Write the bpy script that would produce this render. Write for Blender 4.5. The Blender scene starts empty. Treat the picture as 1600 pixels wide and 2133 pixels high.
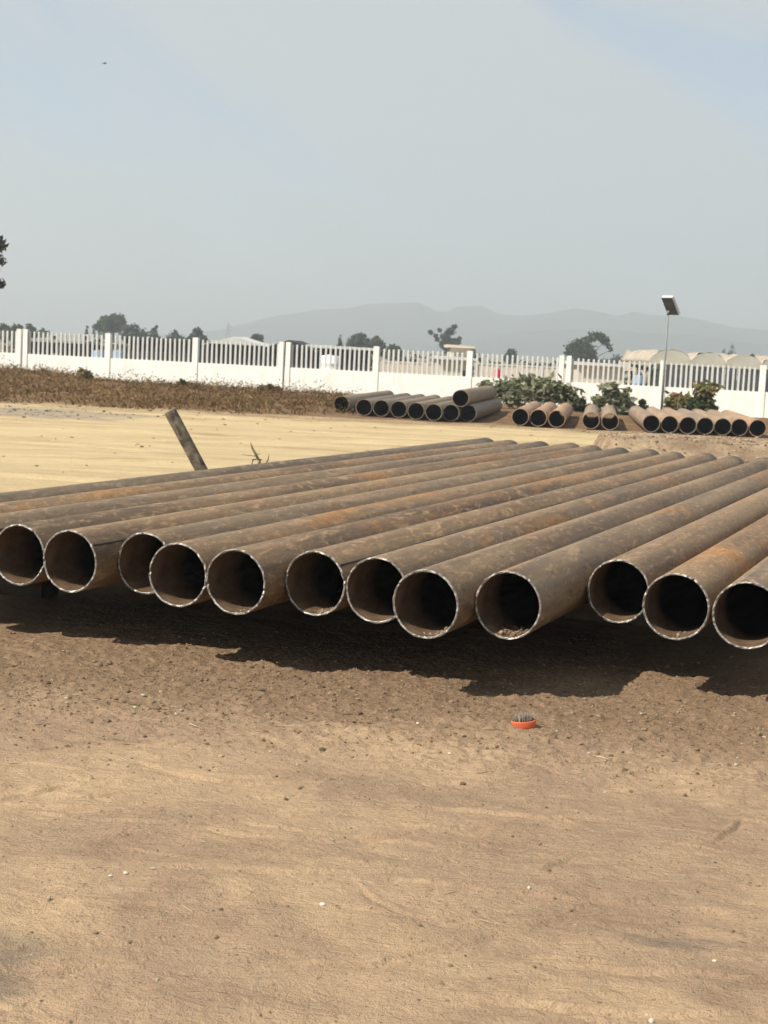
import bpy, math, random
import numpy as np
from math import sin, cos, radians, pi, sqrt
from mathutils import Vector, Matrix

# ------------------------------------------------------------------ camera, world, sun, exposure
SC = bpy.context.scene
COL = SC.collection
random.seed(7)
RNG = np.random.default_rng(7)
H = 1.60
cam_d = bpy.data.cameras.new('camera')
cam = bpy.data.objects.new('camera', cam_d)
COL.objects.link(cam)
cam_d.sensor_fit = 'HORIZONTAL'
cam_d.sensor_width = 36.0
cam_d.lens = 72.0                       # 28 degrees across, a phone's 2x lens
cam_d.clip_start = 0.05
cam_d.clip_end = 9000
cam.matrix_world = Matrix.Translation((0, 0, H)) @ Matrix.Rotation(pi / 2 - radians(6.1), 4, 'X') @ Matrix.Rotation(radians(2.8), 4, 'Z')
cam_d.dof.use_dof = True
cam_d.dof.focus_distance = 6.8
cam_d.dof.aperture_fstop = 12.0
SC.camera = cam

SUN_TRAVEL = Vector((0.86, 0.57, -1.0)).normalized()
SUN_EL = math.asin(-SUN_TRAVEL.z)
SUN_AZ = math.atan2(-SUN_TRAVEL.x, -SUN_TRAVEL.y)      # clockwise from +Y
world = bpy.data.worlds.new('World')
SC.world = world
world.use_nodes = True


def build_world():
    nt = world.node_tree
    nt.nodes.clear()
    N = nt.nodes.new
    L = nt.links.new
    out = N('ShaderNodeOutputWorld')
    bg = N('ShaderNodeBackground')
    bg.inputs['Strength'].default_value = 0.10
    sky = N('ShaderNodeTexSky')
    sky.sky_type = 'NISHITA'
    sky.sun_disc = False
    sky.sun_elevation = SUN_EL
    sky.sun_rotation = SUN_AZ
    sky.altitude = 2000
    sky.air_density = 1.0
    sky.dust_density = 3.0
    sky.ozone_density = 1.5
    tc = N('ShaderNodeTexCoord')
    # long soft veils of high cloud, slanting across the whole dome
    mp0 = N('ShaderNodeMapping')
    mp0.inputs['Rotation'].default_value = (radians(8), radians(-26), radians(10))
    L(tc.outputs['Generated'], mp0.inputs[0])
    mp = N('ShaderNodeMapping')
    mp.inputs['Scale'].default_value = (1.6, 1.6, 5.6)
    mp.inputs['Location'].default_value = (0.3, 0.3, 4.1)
    L(mp0.outputs[0], mp.inputs[0])
    n1 = N('ShaderNodeTexNoise')
    n1.inputs['Scale'].default_value = 1.9
    n1.inputs['Detail'].default_value = 5
    n1.inputs['Roughness'].default_value = 0.46
    n1.inputs['Distortion'].default_value = 0.5
    L(mp.outputs[0], n1.inputs['Vector'])
    rp = N('ShaderNodeValToRGB')
    rp.color_ramp.elements[0].position = 0.37
    rp.color_ramp.elements[0].color = (0.62, 0.62, 0.62, 1)
    rp.color_ramp.elements[1].position = 0.54
    rp.color_ramp.elements[1].color = (0.97, 0.97, 0.97, 1)
    L(n1.outputs['Fac'], rp.inputs[0])
    mx = N('ShaderNodeMixRGB')
    L(rp.outputs[0], mx.inputs[0])
    L(sky.outputs[0], mx.inputs[1])
    mx.inputs[2].default_value = (3.78, 4.14, 4.27, 1)      # thin high overcast
    L(mx.outputs[0], bg.inputs[0])
    L(bg.outputs[0], out.inputs[0])


build_world()
sun_d = bpy.data.lights.new('sun', 'SUN')
sun_d.energy = 5.0
sun_d.angle = radians(0.53)
sun_d.color = (1.0, 0.92, 0.80)
sun = bpy.data.objects.new('sun', sun_d)
COL.objects.link(sun)
sun.rotation_euler = SUN_TRAVEL.to_track_quat('-Z', 'Y').to_euler()
sun.location = (-20, -10, 30)

SC.view_settings.view_transform = 'Standard'
SC.view_settings.look = 'None'
SC.view_settings.exposure = 0.65
SC.view_settings.gamma = 1.0
SC.view_settings.use_curve_mapping = False
SC.render.engine = 'CYCLES'
SC.cycles.use_denoising = True
SC.cycles.use_adaptive_sampling = True
SC.cycles.adaptive_threshold = 0.03
SC.cycles.max_bounces = 5
SC.cycles.volume_bounces = 0
SC.cycles.transparent_max_bounces = 8

# ------------------------------------------------------------------ helpers
PITCH, ROLL, FPX = radians(6.1), radians(2.8), 3200.0
MC = np.array((Matrix.Rotation(pi / 2 - PITCH, 3, 'X') @ Matrix.Rotation(ROLL, 3, 'Z')))


def ony(x, y, Y):
    """the point at distance Y that photograph pixel (x, y) shows; used once to survey where a thing stands"""
    d = MC @ np.array([(x - 800) / FPX, -(y - 1066.5) / FPX, -1.0])
    t = Y / d[1]
    return Vector((t * d[0], Y, H + t * d[2]))


def tag(o, label=None, cat=None, group=None, kind=None):
    if label: o['label'] = label
    if cat: o['category'] = cat
    if group: o['group'] = group
    if kind: o['kind'] = kind
    return o


def empty(name, loc=(0, 0, 0), rz=0.0, parent=None):
    o = bpy.data.objects.new(name, None)
    COL.objects.link(o)
    o.empty_display_size = 0.2
    o.location = loc
    o.rotation_euler = (0, 0, rz)
    if parent: o.parent = parent
    return o


def np_mesh(name, V, F, mats, smooth=False, mat_idx=None):
    V = np.asarray(V, np.float32)
    F = np.asarray(F, np.int32)
    k = F.shape[1]
    me = bpy.data.meshes.new(name)
    me.vertices.add(len(V)); me.vertices.foreach_set('co', V.ravel())
    me.loops.add(F.size); me.loops.foreach_set('vertex_index', F.ravel())
    me.polygons.add(len(F))
    me.polygons.foreach_set('loop_start', np.arange(0, F.size, k, dtype=np.int32))
    me.polygons.foreach_set('loop_total', np.full(len(F), k, np.int32))
    for m in (mats if isinstance(mats, (list, tuple)) else [mats]):
        me.materials.append(m)
    if mat_idx is not None:
        me.polygons.foreach_set('material_index', np.asarray(mat_idx, np.int32))
    me.polygons.foreach_set('use_smooth', np.full(len(F), bool(smooth)))
    me.update(calc_edges=True)
    return me


def link(name, me, parent=None, loc=None, rot=None):
    o = bpy.data.objects.new(name, me)
    COL.objects.link(o)
    if parent: o.parent = parent
    if loc is not None: o.location = loc
    if rot is not None: o.rotation_euler = rot
    return o


class MB:
    """collects simple solids into one mesh"""
    def __init__(self):
        self.v = []; self.f = []

    def add(self, vs, fs):
        n = len(self.v)
        self.v += [tuple(p) for p in vs]
        self.f += [tuple(i + n for i in f) for f in fs]
        return self

    def box(self, x0, x1, y0, y1, z0, z1, ch=0.0):
        vs = [(x0, y0, z0), (x1, y0, z0), (x1, y1, z0), (x0, y1, z0),
              (x0 + ch, y0 + ch, z1), (x1 - ch, y0 + ch, z1), (x1 - ch, y1 - ch, z1), (x0 + ch, y1 - ch, z1)]
        fs = [(0, 3, 2, 1), (4, 5, 6, 7), (0, 1, 5, 4), (1, 2, 6, 5), (2, 3, 7, 6), (3, 0, 4, 7)]
        return self.add(vs, fs)

    def tube(self, pts, rads, n=8, cap=True):
        pts = [Vector(p) for p in pts]
        rings = []
        for i, p in enumerate(pts):
            d = (pts[min(i + 1, len(pts) - 1)] - pts[max(i - 1, 0)]).normalized()
            a = d.orthogonal().normalized()
            if i and abs(d.dot(Vector((0, 0, 1)))) < 0.98:
                a = d.cross(Vector((0, 0, 1))).normalized()
            b = d.cross(a).normalized()
            r = rads[i] if isinstance(rads, (list, tuple)) else rads
            rings.append([p + a * r * cos(2 * pi * k / n) + b * r * sin(2 * pi * k / n) for k in range(n)])
        vs = [q for r in rings for q in r]
        fs = []
        for i in range(len(pts) - 1):
            for k in range(n):
                fs.append((i * n + k, i * n + (k + 1) % n, (i + 1) * n + (k + 1) % n, (i + 1) * n + k))
        if cap:
            fs.append(tuple(range(n))[::-1])
            fs.append(tuple((len(pts) - 1) * n + k for k in range(n)))
        return self.add(vs, fs)

    def lathe(self, prof, n=20, axis_loc=(0, 0, 0)):
        vs = []; fs = []
        for (r, z) in prof:
            for k in range(n):
                vs.append((axis_loc[0] + r * cos(2 * pi * k / n), axis_loc[1] + r * sin(2 * pi * k / n), axis_loc[2] + z))
        for i in range(len(prof) - 1):
            for k in range(n):
                fs.append((i * n + k, i * n + (k + 1) % n, (i + 1) * n + (k + 1) % n, (i + 1) * n + k))
        fs.append(tuple(range(n))[::-1])
        fs.append(tuple((len(prof) - 1) * n + k for k in range(n)))
        return self.add(vs, fs)

    def prism(self, poly, y0, y1):
        """polygon in x,z extruded along y"""
        n = len(poly)
        vs = [(x, y0, z) for x, z in poly] + [(x, y1, z) for x, z in poly]
        fs = [tuple(range(n)), tuple(range(2 * n - 1, n - 1, -1))]
        for i in range(n):
            j = (i + 1) % n
            fs.append((i, i + n, j + n, j))
        return self.add(vs, fs)

    def mesh(self, name, mat, smooth=False):
        me = bpy.data.meshes.new(name)
        me.from_pydata(self.v, [], self.f)
        me.materials.append(mat)
        if smooth:
            me.polygons.foreach_set('use_smooth', np.ones(len(me.polygons), bool))
        me.update()
        return me

    def obj(self, name, mat, parent=None, smooth=False, loc=None, rot=None):
        return link(name, self.mesh(name, mat, smooth), parent, loc, rot)


# numpy gradient noise ------------------------------------------------------
_P = np.random.default_rng(11).permutation(512).astype(np.int64)
_P = np.concatenate([_P, _P, _P])
_A = np.random.default_rng(12).uniform(0, 2 * pi, 512)
_GX, _GY = np.cos(_A), np.sin(_A)


def pn(x, y):
    xi = np.floor(x).astype(np.int64); yi = np.floor(y).astype(np.int64)
    fx = x - xi; fy = y - yi
    u = fx * fx * fx * (fx * (fx * 6 - 15) + 10); v = fy * fy * fy * (fy * (fy * 6 - 15) + 10)

    def g(ix, iy, dx, dy):
        h = _P[(_P[ix & 511] + iy) & 511]
        return _GX[h] * dx + _GY[h] * dy
    a = g(xi, yi, fx, fy); b = g(xi + 1, yi, fx - 1, fy)
    c = g(xi, yi + 1, fx, fy - 1); d = g(xi + 1, yi + 1, fx - 1, fy - 1)
    return (a + u * (b - a)) * (1 - v) + (c + u * (d - c)) * v


def sstep(a, b, x):
    t = np.clip((x - a) / (b - a), 0, 1)
    return t * t * (3 - 2 * t)


# node material helper -------------------------------------------------------
class NM:
    def __init__(self, name):
        self.m = bpy.data.materials.new(name)
        self.m.use_nodes = True
        self.nt = self.m.node_tree
        self.nt.nodes.clear()
        self.out = self.n('ShaderNodeOutputMaterial')

    def n(self, t, **kw):
        nd = self.nt.nodes.new(t)
        for k, v in kw.items():
            setattr(nd, k, v)
        return nd

    def l(self, a, b):
        self.nt.links.new(a, b)

    def val(self, sock, v):
        if isinstance(v, bpy.types.NodeSocket):
            self.l(v, sock)
        else:
            sock.default_value = v

    def coord(self, which='Object'):
        return self.n('ShaderNodeTexCoord').outputs[which]

    def mapping(self, vec, scale=(1, 1, 1), rot=(0, 0, 0), loc=(0, 0, 0)):
        m = self.n('ShaderNodeMapping')
        self.l(vec, m.inputs[0])
        m.inputs['Scale'].default_value = scale
        m.inputs['Rotation'].default_value = rot
        m.inputs['Location'].default_value = loc
        return m.outputs[0]

    def noise(self, vec, scale, detail=3, rough=0.55, dist=0.0):
        m = self.n('ShaderNodeTexNoise')
        if vec is not None: self.l(vec, m.inputs['Vector'])
        m.inputs['Scale'].default_value = scale
        m.inputs['Detail'].default_value = detail
        m.inputs['Roughness'].default_value = rough
        m.inputs['Distortion'].default_value = dist
        return m.outputs['Fac']

    def ramp(self, fac, stops):
        r = self.n('ShaderNodeValToRGB')
        self.l(fac, r.inputs[0])
        e = r.color_ramp.elements
        while len(e) < len(stops): e.new(0.5)
        for el, (p, c) in zip(e, stops):
            el.position = p
            el.color = (c, c, c, 1) if isinstance(c, (int, float)) else (*c, 1)
        return r.outputs[0]

    def mix(self, fac, a, b, mode='MIX'):
        m = self.n('ShaderNodeMixRGB', blend_type=mode)
        self.val(m.inputs[0], fac)
        for s, v in ((m.inputs[1], a), (m.inputs[2], b)):
            if isinstance(v, bpy.types.NodeSocket): self.l(v, s)
            else: s.default_value = (*v, 1)
        return m.outputs[0]

    def math(self, op, a, b=0.0, c=0.0, clamp=False):
        m = self.n('ShaderNodeMath', operation=op, use_clamp=clamp)
        self.val(m.inputs[0], a); self.val(m.inputs[1], b); self.val(m.inputs[2], c)
        return m.outputs[0]

    def bump(self, h, strength, dist, normal=None):
        b = self.n('ShaderNodeBump')
        self.l(h, b.inputs['Height'])
        b.inputs['Strength'].default_value = strength
        b.inputs['Distance'].default_value = dist
        if normal is not None: self.l(normal, b.inputs['Normal'])
        return b.outputs[0]

    def principled(self, color, rough=0.8, metal=0.0, normal=None, spec=0.5):
        p = self.n('ShaderNodeBsdfPrincipled')
        if isinstance(color, bpy.types.NodeSocket): self.l(color, p.inputs['Base Color'])
        else: p.inputs['Base Color'].default_value = (*color, 1)
        self.val(p.inputs['Roughness'], rough)
        self.val(p.inputs['Metallic'], metal)
        p.inputs['Specular IOR Level'].default_value = spec
        if normal is not None: self.l(normal, p.inputs['Normal'])
        self.l(p.outputs[0], self.out.inputs[0])
        return self.m


def simple(name, col, rough=0.8, metal=0.0, var=0.25, scale=3.0, bump=0.0, spec=0.3):
    k = NM(name)
    co = k.coord()
    f = k.noise(co, scale, 5, 0.6)
    lo = tuple(c * (1 - var) for c in col); hi = tuple(min(1, c * (1 + var)) for c in col)
    c = k.ramp(f, [(0.3, lo), (0.7, hi)])
    nm = k.bump(k.noise(co, scale * 8, 4), 0.5, bump) if bump else None
    return k.principled(c, rough, metal, nm, spec)


def leafmat(name, cols, trans=0.3):
    k = NM(name)
    g = k.n('ShaderNodeNewGeometry')
    n = len(cols)
    c = k.ramp(g.outputs['Random Per Island'], [(i / max(1, n - 1), cc) for i, cc in enumerate(cols)])
    d = k.n('ShaderNodeBsdfDiffuse'); k.l(c, d.inputs[0])
    t = k.n('ShaderNodeBsdfTranslucent'); k.l(c, t.inputs[0])
    m = k.n('ShaderNodeMixShader'); m.inputs[0].default_value = trans
    k.l(d.outputs[0], m.inputs[1]); k.l(t.outputs[0], m.inputs[2])
    k.l(m.outputs[0], k.out.inputs[0])
    return k.m


def islandmat(name, cols, rough=0.9):
    k = NM(name)
    g = k.n('ShaderNodeNewGeometry')
    n = len(cols)
    c = k.ramp(g.outputs['Random Per Island'], [(i / max(1, n - 1), cc) for i, cc in enumerate(cols)])
    c = k.mix(0.5, c, k.ramp(k.noise(k.coord(), 140, 3), [(0.3, 0.5), (0.7, 1.0)]), 'MULTIPLY')
    return k.principled(c, rough, 0, None, 0.2)


# ------------------------------------------------------------------ ground
FA = radians(10.5)                                   # the fence runs a little towards the camera on the right
FDIR = Vector((cos(FA), -sin(FA), 0))
FNRM = Vector((sin(FA), cos(FA), 0))                 # away from the yard
FP0 = Vector((-3.431, 49.75, 0))
TH = radians(21.7)                                   # yaw of the near pipes
AX = Vector((sin(TH), cos(TH), 0)); LAT = Vector((cos(TH), -sin(TH), 0))


def ground_h(x, y):
    x = np.asarray(x, float); y = np.asarray(y, float)
    shp = x.shape
    x = x.ravel(); y = y.ravel()
    fd = (x - FP0.x) * FNRM.x + (y - FP0.y) * FNRM.y            # distance beyond the fence line
    z = np.zeros_like(x)

    def part(mask, fn):
        if mask.any():
            z[mask] += fn(x[mask], y[mask], fd[mask])

    def base(x, y, fd):
        return 0.018 * pn(x * 0.5 + 3, y * 0.5) + 0.010 * pn(x * 1.7, y * 1.7 + 9)

    def overgrown(x, y, fd):                                     # dry overgrown bank in front of the fence, left half
        edge = 34.2 + 0.9 * pn(x * 0.35, y * 0 + 2.5) + 2.2 * sstep(-3.0, 0.5, x) - 1.0 * sstep(-5, -10, x)
        bank = sstep(0, 4.5, y - edge) * (1 - sstep(-2.6, 0.2, x)) * (1 - sstep(-1.6, 0.3, fd))
        return bank * (0.08 + 0.16 * sstep(-7, -11, x) + 0.24 * pn(x * 0.42 + 7, y * 0.3) + 0.16 * pn(x * 1.2, y * 0.9 + 4) + 0.09 * pn(x * 3.0, y * 2.6))

    def strip(x, y, fd):                                         # soil under the bushes
        return sstep(37, 42, y) * sstep(-1.0, 2.0, x) * (1 - sstep(-1.0, 0.4, fd)) * (0.07 + 0.06 * pn(x * 0.9, y * 0.9))

    def spoil(x, y, fd):                                         # spoil bank just behind the near pipes on the right
        sb = sstep(2.62, 2.95, x + 0.10 * pn(y * 2.0, x * 0.2) - 0.03 * (y - 20)) * sstep(18.9, 19.9, y) * (1 - sstep(21.2, 22.6, y)) * (1 - sstep(9, 12, x))
        return sb * (0.59 + 0.02 * pn(x * 1.2, y * 1.2) + 0.03 * pn(x * 4.2, y * 4.2) + 0.025 * pn(x * 9, y * 9))

    def ruts(x, y, fd):                                          # wheel ruts in the sand of the roadway
        road = sstep(9.5, 12, y) * (1 - sstep(32.5, 34, y))
        rut = 0
        for (y0, sl, cv) in ((12.6, 0.10, 0.004), (14.3, 0.06, 0.006), (16.4, -0.03, 0.003), (19.2, -0.12, 0.002), (21.0, -0.10, 0.004), (23.6, 0.02, -0.003), (25.6, -0.07, 0.002), (27.6, -0.14, 0.001), (29.9, -0.05, 0.002), (31.6, -0.12, 0.0)):
            v = y - y0 - sl * x - cv * x * x - 0.35 * np.sin(x * 0.45 + y0 * 1.7) * 0.5
            k_ = 0.45 + 0.9 * np.clip(0.5 + 0.5 * np.sin(x * 0.9 + y0 * 3) * np.sin(x * 0.37 + y0), 0, 1)
            rut = rut + k_ * (-0.022 * np.exp(-(v / 0.13) ** 2) + 0.018 * np.exp(-((v - 0.26) / 0.12) ** 2) + 0.014 * np.exp(-((v + 0.26) / 0.12) ** 2))
        return road * (rut + 0.012 * pn(x * 0.7, y * 3.3) + 0.008 * pn(x * 2.2, y * 5.2))

    yard = (np.abs(x) < 40) & (y > -5) & (y < 60)
    part(yard, base)
    part(yard & (y > 32) & (x < 0.3), overgrown)
    part(yard & (y > 36.5) & (x > -1.1), strip)
    part((x > 2.3) & (x < 12.2) & (y > 18.7) & (y < 22.8), spoil)
    part((np.abs(x) < 25) & (y > 9.4) & (y < 34.1), ruts)
    z = z - 2.0 * sstep(3.0, 45.0, fd)                           # land falls away beyond the fence
    return z.reshape(shp)


def detail_h(x, y):
    """small relief of the trodden dirt in front of the pipes"""
    if y.max() > 11.6:                                           # only the strip before the pipes has any
        z = np.zeros_like(y)
        m_ = (y < 11.6) & (y > 2.0) & (np.abs(x) < 9)
        if m_.any(): z[m_] = detail_h(x[m_], y[m_])
        return z
    near = 1 - sstep(8.6, 11.5, y)
    lat = x * LAT.x + y * LAT.y; ax = x * AX.x + y * AX.y
    rough = sstep(-1.05, -0.25, y - 6.55 - 0.16 * x * -1 + 0.35 * pn(x * 1.3, y * 1.3)) * (1 - sstep(7.6, 8.4, y))
    w1 = pn(x * 0.9 + 4, y * 0.9) * 1.7; w2 = pn(x * 0.9 + 31, y * 0.9 + 8) * 1.7
    sw = np.abs(pn(x * 2.6 + w1, y * 7.5 + w2))                      # dragged, streaky ridges
    z = 0.011 * (0.35 - sw) * (0.4 + 1.2 * np.clip(0.5 + pn(x * 0.8 + 9, y * 0.8), 0, 1))
    z = z + 0.010 * pn(x * 3.1, y * 3.1) + 0.006 * pn(x * 8.3, y * 8.3)
    z = z + (0.0030 + 0.0080 * rough) * pn(x * 22, y * 22)
    z = z + (0.0014 + 0.0055 * rough) * pn(x * 52, y * 52)
    cl = pn(x * 13 + 5, y * 13)
    z = z + 0.022 * rough * np.clip(cl - 0.10, 0, 1)
    # a broad old tyre print crossing the left foreground
    for off in (-0.11, -0.055, 0.0, 0.055, 0.11):
        v = (y - 4.95) - 0.22 * (x + 1.2) - 0.05 * (x + 1.2) ** 2 - off
        z = z - 0.008 * np.exp(-(v / 0.014) ** 2) * np.clip(0.4 + 1.5 * pn(x * 1.1 + 3, y * 0.8), 0, 1) * (1 - sstep(-0.6, 0.4, x))
    # scuffs and a few drag marks
    for (px, py, a, ln, wd, dp) in ((-0.75, 5.42, 0.30, 0.42, 0.010, 0.007), (-0.27, 4.72, 1.25, 0.13, 0.008, 0.007), (-0.24, 3.86, 0.8, 0.07, 0.02, 0.009), (-1.2, 4.55, 0.16, 0.5, 0.010, 0.006), (-0.85, 4.75, 0.25, 0.4, 0.008, 0.005), (0.95, 4.2, -0.5, 0.10, 0.03, 0.008), (0.3, 5.1, 0.08, 0.35, 0.009, 0.005), (-1.35, 5.0, 0.5, 0.3, 0.009, 0.006), (0.7, 4.75, -0.1, 0.4, 0.008, 0.004)):
        u = (x - px) * cos(a) + (y - py) * sin(a); v = -(x - px) * sin(a) + (y - py) * cos(a) + 0.03 * np.sin(u * 7) + 0.025 * pn(u * 9 + px, u * 0.3)
        g = np.exp(-(u / ln) ** 2) * np.clip(0.6 + 1.3 * pn(u * 11, v * 4 + px * 9), 0, 1.3)
        z = z - dp * g * np.exp(-(v / wd) ** 2) + 0.6 * dp * g * np.exp(-((v - 2.0 * wd) / wd) ** 2)
    # thin dragged arcs and scratches in the dust
    r3 = np.random.default_rng(77)
    for q in range(130 if x.size > 200000 else 0):
        px, py = r3.uniform(-2.2, 2.2), r3.uniform(3.4, 6.6)
        a = r3.normal(0.12, 0.35); ln = r3.uniform(0.08, 0.45); cv = r3.normal(0, 0.7); wd = r3.uniform(0.007, 0.017); dp = r3.uniform(0.004, 0.012)
        msk = (np.abs(x - px) < 1.0) & (np.abs(y - py) < 0.8)
        if not msk.any(): continue
        xx, yy = x[msk], y[msk]
        u = (xx - px) * cos(a) + (yy - py) * sin(a); v = -(xx - px) * sin(a) + (yy - py) * cos(a) - cv * u * u
        g = np.exp(-(u / ln) ** 4) * np.clip(0.7 + 1.4 * pn(u * 8 + q, u * 0.2), 0, 1.4)
        z[msk] += g * dp * (-np.exp(-(v / wd) ** 2) + 0.7 * np.exp(-((v - 1.8 * wd) / wd) ** 2))
    # heaped lip of soil along the shadow edge
    z = z + 0.014 * rough * pn(x * 5, y * 5 + 2)
    return z * near


def gh(x, y):
    return float(ground_h(np.array([x]), np.array([y]))[0] + detail_h(np.array([x]), np.array([y]))[0])


def axis_lines(lo, hi, d0, d1, step, grow, cap):
    a = list(np.arange(d0, d1 + 1e-6, step))
    s = step; p = d1
    while p < hi:
        s = min(s * grow, cap(p)); p += s; a.append(min(p, hi))
    s = step; p = d0; b = []
    while p > lo:
        s = min(s * grow, cap(p)); p -= s; b.append(max(p, lo))
    return np.array(b[::-1] + a)


GX0, GX1, GY0, GY1 = -1400, 1400, -80, 2900


def build_ground():
    xs = axis_lines(GX0, GX1, -2.3, 2.3, 0.009, 1.07, lambda p: 0.16 if abs(p) < 13 else max(0.16, (abs(p) - 12) * 0.16))
    ys = axis_lines(GY0, GY1, 3.2, 8.5, 0.009, 1.06, lambda p: 0.06 if 8 < p < 34 else (0.22 if 8 < p < 53 else max(0.2, abs(p - 45) * 0.12)))
    X, Y = np.meshgrid(xs, ys)
    Z = ground_h(X, Y) + detail_h(X, Y)
    V = np.stack([X.ravel(), Y.ravel(), Z.ravel()], 1)
    nx, ny = len(xs), len(ys)
    i = (np.arange(ny - 1)[:, None] * nx + np.arange(nx - 1)[None, :]).ravel()
    F = np.stack([i, i + 1, i + nx + 1, i + nx], 1)
    return np_mesh('ground', V, F, mat_ground(), True)


def mat_ground():
    k = NM('packed_earth')
    co = k.coord()
    sep = k.n('ShaderNodeSeparateXYZ'); k.l(co, sep.inputs[0])
    x, y = sep.outputs[0], sep.outputs[1]
    big = k.noise(co, 0.75, 4, 0.55, 0.6)
    mid = k.noise(k.mapping(co, (1.0, 1.35, 1)), 2.6, 5, 0.62, 0.9)
    fine = k.noise(co, 38, 4, 0.7)
    soil = k.ramp(mid, [(0.30, (0.246, 0.169, 0.112)), (0.52, (0.288, 0.201, 0.133)), (0.72, (0.322, 0.229, 0.150))])
    # paler, yellower dust drifts
    bm = k.math('ADD', big, k.math('MULTIPLY', k.math('SUBTRACT', k.noise(co, 5.0, 5, 0.65, 0.6), 0.5), 0.35))
    soil = k.mix(k.math('MULTIPLY', k.ramp(bm, [(0.44, 0.0), (0.68, 1.0)]), 0.85), soil, (0.428, 0.308, 0.188))
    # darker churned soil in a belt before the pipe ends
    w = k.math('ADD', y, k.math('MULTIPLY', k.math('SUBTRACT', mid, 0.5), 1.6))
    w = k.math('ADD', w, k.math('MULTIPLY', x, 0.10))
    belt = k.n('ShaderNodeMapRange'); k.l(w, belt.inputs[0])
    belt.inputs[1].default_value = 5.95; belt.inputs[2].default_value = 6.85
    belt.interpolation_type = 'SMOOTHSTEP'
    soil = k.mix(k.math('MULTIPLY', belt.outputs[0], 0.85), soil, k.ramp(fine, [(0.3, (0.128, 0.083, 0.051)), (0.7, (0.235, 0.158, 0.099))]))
    # two old grey oil/ash stains
    for (sx, sy, rx, ry) in ((-1.03, 3.85, 0.22, 0.16), (0.86, 4.12, 0.17, 0.07), (-0.9, 3.6, 0.12, 0.10)):
        dx = k.math('DIVIDE', k.math('SUBTRACT', x, sx), rx); dy = k.math('DIVIDE', k.math('SUBTRACT', y, sy), ry)
        r = k.math('ADD', k.math('MULTIPLY', dx, dx), k.math('MULTIPLY', dy, dy))
        r = k.math('ADD', r, k.math('MULTIPLY', k.math('SUBTRACT', mid, 0.5), 2.5))
        m = k.n('ShaderNodeMapRange'); k.l(r, m.inputs[0])
        m.inputs[1].default_value = 1.3; m.inputs[2].default_value = 0.0
        m.interpolation_type = 'SMOOTHSTEP'
        soil = k.mix(k.math('MULTIPLY', m.outputs[0], 0.55), soil, (0.115, 0.102, 0.085))
    # pale sand spread over the roadway behind
    streak = k.noise(k.mapping(co, (0.22, 1.1, 1), (0, 0, radians(-9))), 1.0, 6, 0.68, 1.1)
    sand = k.ramp(streak, [(0.34, (0.325, 0.238, 0.135)), (0.44, (0.43, 0.33, 0.19)), (0.54, (0.475, 0.372, 0.216)), (0.66, (0.525, 0.42, 0.25))])
    sy_ = k.math('ADD', y, k.math('MULTIPLY', k.math('SUBTRACT', big, 0.5), 5.0))
    m1 = k.n('ShaderNodeMapRange'); k.l(sy_, m1.inputs[0]); m1.inputs[1].default_value = 8.6; m1.inputs[2].default_value = 10.4
    c = k.mix(m1.outputs[0], soil, sand)
    # bank and soil strip before the fence
    m2 = k.n('ShaderNodeMapRange'); k.l(sy_, m2.inputs[0]); m2.inputs[1].default_value = 32.0; m2.inputs[2].default_value = 35.2
    brown = k.ramp(k.noise(co, 1.6, 5, 0.7), [(0.3, (0.100, 0.058, 0.033)), (0.55, (0.180, 0.112, 0.062)), (0.75, (0.29, 0.205, 0.115))])
    c = k.mix(m2.outputs[0], c, brown)
    # spoil bank: crumbly pale brown
    spx = k.n('ShaderNodeMapRange'); k.l(x, spx.inputs[0]); spx.inputs[1].default_value = 2.55; spx.inputs[2].default_value = 2.75
    spy = k.n('ShaderNodeMapRange'); k.l(y, spy.inputs[0]); spy.inputs[1].default_value = 23.2; spy.inputs[2].default_value = 22.4
    spz = k.n('ShaderNodeMapRange'); k.l(y, spz.inputs[0]); spz.inputs[1].default_value = 18.4; spz.inputs[2].default_value = 18.8
    sp = k.math('MULTIPLY', k.math('MULTIPLY', spx.outputs[0], spy.outputs[0]), spz.outputs[0])
    c = k.mix(sp, c, k.ramp(k.noise(co, 2.6, 6, 0.7, 0.5), [(0.3, (0.15, 0.10, 0.065)), (0.5, (0.26, 0.19, 0.125)), (0.68, (0.40, 0.31, 0.20))]))
    # grey ash and rubble patch at the left foot of the bank
    ax_ = k.math('DIVIDE', k.math('ADD', x, 7.2), 2.6); ay_ = k.math('DIVIDE', k.math('SUBTRACT', y, 30.0), 2.0)
    ar = k.math('ADD', k.math('MULTIPLY', ax_, ax_), k.math('MULTIPLY', ay_, ay_))
    ar = k.math('ADD', ar, k.math('MULTIPLY', k.math('SUBTRACT', big, 0.5), 2.6))
    ma = k.n('ShaderNodeMapRange'); k.l(ar, ma.inputs[0]); ma.inputs[1].default_value = 1.2; ma.inputs[2].default_value = 0.5
    c = k.mix(k.math('MULTIPLY', ma.outputs[0], 0.6), c, k.ramp(k.noise(co, 3.0, 5, 0.7), [(0.3, (0.12, 0.105, 0.095)), (0.7, (0.27, 0.24, 0.21))]))
    # dry fields beyond
    m3 = k.n('ShaderNodeMapRange'); k.l(y, m3.inputs[0]); m3.inputs[1].default_value = 51; m3.inputs[2].default_value = 56
    c = k.mix(m3.outputs[0], c, k.ramp(k.noise(co, 0.08, 5), [(0.35, (0.16, 0.14, 0.075)), (0.65, (0.29, 0.235, 0.14))]))
    # grain
    c = k.mix(0.55, c, k.ramp(k.noise(co, 95, 4, 0.75), [(0.28, 0.50), (0.48, 0.98), (0.75, 1.15)]), 'MULTIPLY')
    vo = k.n('ShaderNodeTexVoronoi'); vo.inputs['Scale'].default_value = 55; k.l(co, vo.inputs['Vector'])
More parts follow.
